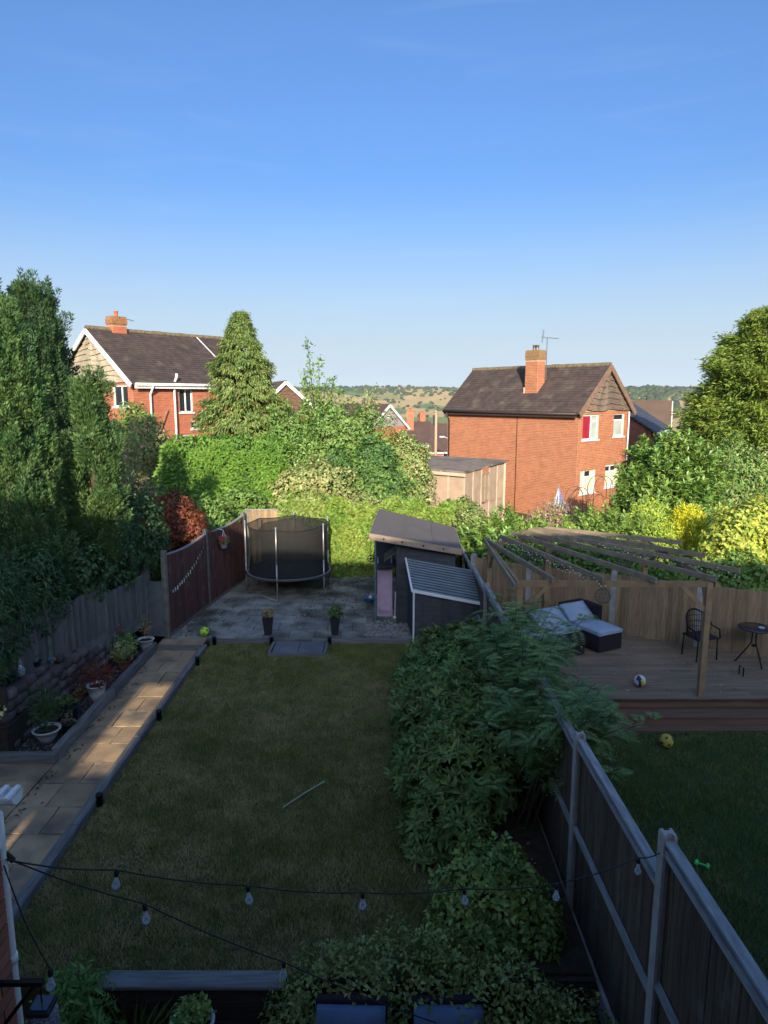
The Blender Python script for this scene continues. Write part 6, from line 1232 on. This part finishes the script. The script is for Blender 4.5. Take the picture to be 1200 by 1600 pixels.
# gnomes and ornaments on the wall top: plain little garden figures
m_skin = M('painted_skin', (.5, .34, .26), rough=.6)
def gnome(label, x, y, z, coat, hat, s_=1.0, rz=0, lying=False):
    t = thing('garden_gnome', label, 'garden gnome', (x, y, z), rz, group='garden gnomes on the stone wall'); t.scale = (s_,) * 3
    if lying: t.rotation_euler = (1.35, 0, rz); t.location.z += .05
    MB().lathe([(.05, 0), (.062, .03), (.058, .09), (.04, .14), (.024, .155)], n=14).build('body', coat, t, True); MB().ball((0, -.005, .175), .034, 12).build('head', m_skin, t, True)
    bd = MB().lathe([(.006, .09), (.026, .125), (.03, .16), (.02, .175)], (0, -.022, 0), 10); bd.build('beard', m_white, t, True); MB().lathe([(.037, .185), (.03, .22), (.012, .275), (.002, .3)], n=12).build('hat', hat, t, True)
    ar = MB()
    for sx in (-1, 1): ar.tube([(sx * .04, 0, .13), (sx * .062, -.02, .09), (sx * .03, -.055, .08)], .012, 6); 
    ar.build('arms', coat, t, True)
    ft = MB(); ft.ball((-.025, -.045, .012), .02, 8, 0, .6); ft.ball((.025, -.045, .012), .02, 8, 0, .6); ft.build('boots', m_dark, t, True)
mg_ = M('grey_stone_paint', (.36, .38, .38), (.28, .3, .3), rough=.8); mb_ = M('teal_paint', (.1, .25, .3), rough=.5); mr_ = M('red_paint', (.3, .06, .05), rough=.5)
gnome('grey-white standing gnome nearest the camera on the stone wall', -5.83, 10.35, .98, mg_, mg_, 1.15, .5)
gnome('gnome lying down in pink and blue stripes on the stone wall', -5.75, 11.1, .92, mb_, m_skin, 1.0, .9, True)
gnome('black-hatted gnome with white beard sitting in the middle of the stone wall', -5.7, 11.75, .9, mg_, m_potd, 1.25, .5)
bd = thing('duck_ornament', 'white duck ornament with a yellow body on the stone wall', 'ornament', (-5.48, 12.9, .74), .6); MB().ball((0, 0, .1), .075, 12, 0, 1.1).build('body', M('yellow_paint', (.55, .5, .12), rough=.5), bd, True); MB().tube([(0, -.02, .15), (0, -.03, .25)], [.035, .03], 8).ball((0, -.035, .28), .045, 10).build('head', m_white, bd, True); MB().lathe([(.02, 0), (.003, .05)], n=8).build('beak', M('orange_paint', (.6, .25, .05)), bd).location = (0, -.07, .275); bpy.data.objects['beak'].rotation_euler = (1.57, 0, 0)
for x, y, z, r_, lab in ((-5.84, 10.1, 1.0, .09, 'dark round pot at the near end of the stone wall top'), (-5.78, 10.75, .95, .09, 'dark square-looking pot beside the lying gnome'), (-5.4, 13.2, .68, .08, 'brown pot right of the duck ornament on the wall')):
    pot('wall_pot', lab, x, y, z, r_ * .7, r_, .13, m_potd if r_ > .085 else m_clay, lf_dry, 40, .06, .02, .07, .1)

# ------------------------------------------------------------------ rattan chairs and string lights close to the house
m_bluec = M('blue_cushion', (.12, .18, .28), (.09, .14, .23), scale=6, rough=.95, bump=.3, bscale=18)
for x, lab in ((-.285, 'left black rattan armchair with plump blue cushion at the bottom edge'), (.545, 'right black rattan armchair with plump blue cushion at the bottom edge')):
    t = thing('rattan_chair', lab, 'chair', (x, 4.72, -.58), R(180 + random.uniform(-2, 2)), group='rattan armchairs with blue cushions')
    MB().box(-.3, .3, -.3, .3, .05, .38).build('base', m_rattan, t, bevel=.02); MB().box(-.31, .31, -.37, -.303, .05, .93).build('backrest', m_rattan, t, bevel=.025)
    for sx in (-1, 1): MB().box(min(sx * .31, sx * .37), max(sx * .31, sx * .37), -.3, .3, .05, .62).build('armrest', m_rattan, t, bevel=.02)
    cushion(t, -.29, .29, -.27, .29, .38, .5, m_bluec, name='seat_cushion'); cushion(t, -.29, .29, -.42, .04, .6, .76, m_bluec, -1.25, 'back_cushion')
lid = thing('round_lid', 'round blue-grey lid lying in the dark bed beside the fence', 'lid', (1.55, 4.95, -.55)); MB().lathe([(.13, 0), (.14, .02), (.13, .035), (.115, .04), (.115, .03), (.0, .03)], n=28).build('lid', M('blue_grey_lid', (.16, .18, .26), (.12, .14, .2), rough=.5), lid, True)
m_bulb = bpy.data.materials.new('clear_bulb'); m_bulb.use_nodes = True; nn = m_bulb.node_tree.nodes; ll = m_bulb.node_tree.links.new
g_ = nn['Principled BSDF']; g_.inputs['Base Color'].default_value = (.75, .8, .85, 1); g_.inputs['Roughness'].default_value = .08; tt = nn.new('ShaderNodeBsdfTransparent'); tt.inputs[0].default_value = (.9, .93, .95, 1); lw_ = nn.new('ShaderNodeFresnel'); lw_.inputs[0].default_value = 1.7; ms_ = nn.new('ShaderNodeMixShader')
mm_ = nn.new('ShaderNodeMath'); mm_.operation = 'ADD'; mm_.inputs[1].default_value = .2; ll(lw_.outputs[0], mm_.inputs[0]); ll(mm_.outputs[0], ms_.inputs[0]); ll(tt.outputs[0], ms_.inputs[1]); ll(g_.outputs[0], ms_.inputs[2]); ll(ms_.outputs[0], nn['Material Output'].inputs[0])
m_fros = M('frosted_cap', (.62, .66, .72), rough=.4)
def garland(label, pts, bulbs, sag=.05):
    t = thing('string_lights', label, 'string lights', pts[0], group='festoon strings over the patio'); o = Vector(pts[0]); ws = []
    for a, b in zip(pts, pts[1:]):
        for f in np.linspace(0, 1, 9)[:-1]: p = Vector(a).lerp(Vector(b), f) - o; p.z -= sag * math.sin(math.pi * f); ws.append(tuple(p))
    ws.append(tuple(Vector(pts[-1]) - o)); MB().tube(ws, .0042, 6).build('cable', m_dark, t, True)
    for q in bulbs:
        c = Vector(q) - o; dx = random.uniform(-.1, .1); dy = random.uniform(-.1, .1); hd = MB().lathe([(.013, -.052), (.017, -.045), (.017, -.01), (.008, .006)], n=12).build('socket', m_dark, t, True); hd.location = c; hd.rotation_euler = (dx, dy, 0)
        gb = MB().lathe([(.001, -.165), (.017, -.158), (.027, -.143), (.03, -.125), (.025, -.105), (.016, -.08), (.012, -.052)], n=16, cap=False).build('bulb', m_bulb, t, True); gb.location = c; gb.rotation_euler = (dx, dy, 0); gb.scale = hd.scale = (.8,) * 3
        st_ = MB().tube([(0, 0, -.05), (0, 0, -.1)], .0035, 5); st_.lathe([(.001, -.164), (.016, -.157), (.024, -.144), (.0, -.146)], n=14, cap=False); st_.build('filament', m_fros, gb)
W1 = [(-2.03, 3.3, 2.95), (-1.57, 3.6, 2.66), (-.85, 3.8, 2.4), (-.14, 4.0, 2.19), (.55, 4.2, 2.06), (1.23, 4.35, 1.98), (1.84, 4.45, 2.11), (2.04, 4.49, 2.14)]
garland('festoon string crossing from the downpipe to the fence post', W1, W1[1:-1], .02)
W2 = [(-2.03, 3.32, 2.94), (-1.38, 3.5, 2.52), (-.62, 3.7, 1.95), (.35, 4.0, 1.2)]
garland('festoon string running down from the downpipe towards the chairs', W2, W2[1:-1], .02)
W3 = [(-2.03, 3.28, 2.93), (-1.9, 3.2, 2.66), (-1.75, 3.13, 2.44)]
garland('short festoon string dropping to the lantern bracket', W3, [W3[2]], .01)
# cable clip at the corner
efin(MB().tube([(-1.93, 3.34, 2.96), (-1.9, 3.36, 2.9)], .016, 7).build('cable_clip', m_dark, OWN))

# fallen leaves, grit and moss crumbs
def litter(name, boxes, n, size, mat):
    P = []
    for (x0, x1, y0, y1, z), w in boxes: k = int(n * w); P.append(np.c_[rng.uniform(x0, x1, k), rng.uniform(y0, y1, k), np.full(k, z)])
    P = np.concatenate(P); k = len(P); a = rng.uniform(0, 6.283, k); l_ = size * rng.uniform(.5, 1.6, k)
    return leaves_obj(name, [leaf_arrays(P, np.c_[np.cos(a), np.sin(a), rng.normal(.05, .15, k)], np.c_[rng.normal(0, .25, (k, 2)), np.ones(k)], l_, l_ * .6, .3, 0)], mat, kind='stuff')
litter('leaf_litter', [((-4.8, .6, 14.6, 19.5, .122), .5), ((-4.84, -4.0, 6.2, 13.8, .066), .05), ((2.4, 8, 11, 14.4, .372), .2), ((.75, 1.95, 6.7, 14, .05), .1)], 900, .05, lf_dry)
litter('moss_crumbs', [((-2.2, .5, 15.8, 19.5, .12), .55), ((-4.9, -3.9, 14.6, 16.5, .12), .2), ((-4.86, -4.7, 6.2, 13.8, .062), .08)], 1800, .045, leafmat('dark_moss', (.04, .05, .02), (.06, .055, .03)))
gp_ = rng.uniform(0, 1, (700, 2)) ** [1, 1.6]; clumps('grit', np.c_[-.45 + gp_[:, 0] * 1.0, 14.62 + gp_[:, 1] * 1.0, np.full(700, .122)], rng.uniform(.012, .03, 700), mat=M('grey_grit', (.3, .29, .27), (.16, .155, .145), scale=20, rough=.95, isl=.3))
gp_ = rng.uniform(0, 1, (900, 2)); clumps('planter_gravel', np.c_[-5.6 + gp_[:, 0] * .62, 9.55 + gp_[:, 1] * 4.2, np.full(900, .108)], rng.uniform(.01, .024, 900), mat=M('slate_gravel', (.13, .12, .14), (.07, .065, .075), scale=20, rough=.95, isl=.3))

# thin summer air between here and the far hills
hzm = bpy.data.materials.new('summer_air'); hzm.use_nodes = True; hn = hzm.node_tree.nodes; hn.remove(hn['Principled BSDF']); pv = hn.new('ShaderNodeVolumePrincipled'); pv.inputs['Density'].default_value = HAZE; pv.inputs['Color'].default_value = (.86, .92, 1, 1); pv.inputs['Anisotropy'].default_value = 0.0
hzm.node_tree.links.new(pv.outputs[0], hn['Material Output'].inputs['Volume'])
MB().box(-3200, 3200, -75, 9200, -80, 75).build('haze', hzm, kind='stuff')

# origins of things built in world coordinates: move each to its own base
bpy.context.view_layer.update()
for o in list(SC.objects):
    if o.parent is None and o.type == 'EMPTY' and o.location.length < 1e-6 and o.children:
        pts = [c.matrix_world @ Vector(q) for c in o.children_recursive if c.type == 'MESH' for q in c.bound_box]
        if not pts: continue
        b = Vector(((min(p.x for p in pts) + max(p.x for p in pts)) / 2, (min(p.y for p in pts) + max(p.y for p in pts)) / 2, min(p.z for p in pts)))
        o.location = b
        for c in o.children: c.matrix_parent_inverse = Matrix.Translation(-b)
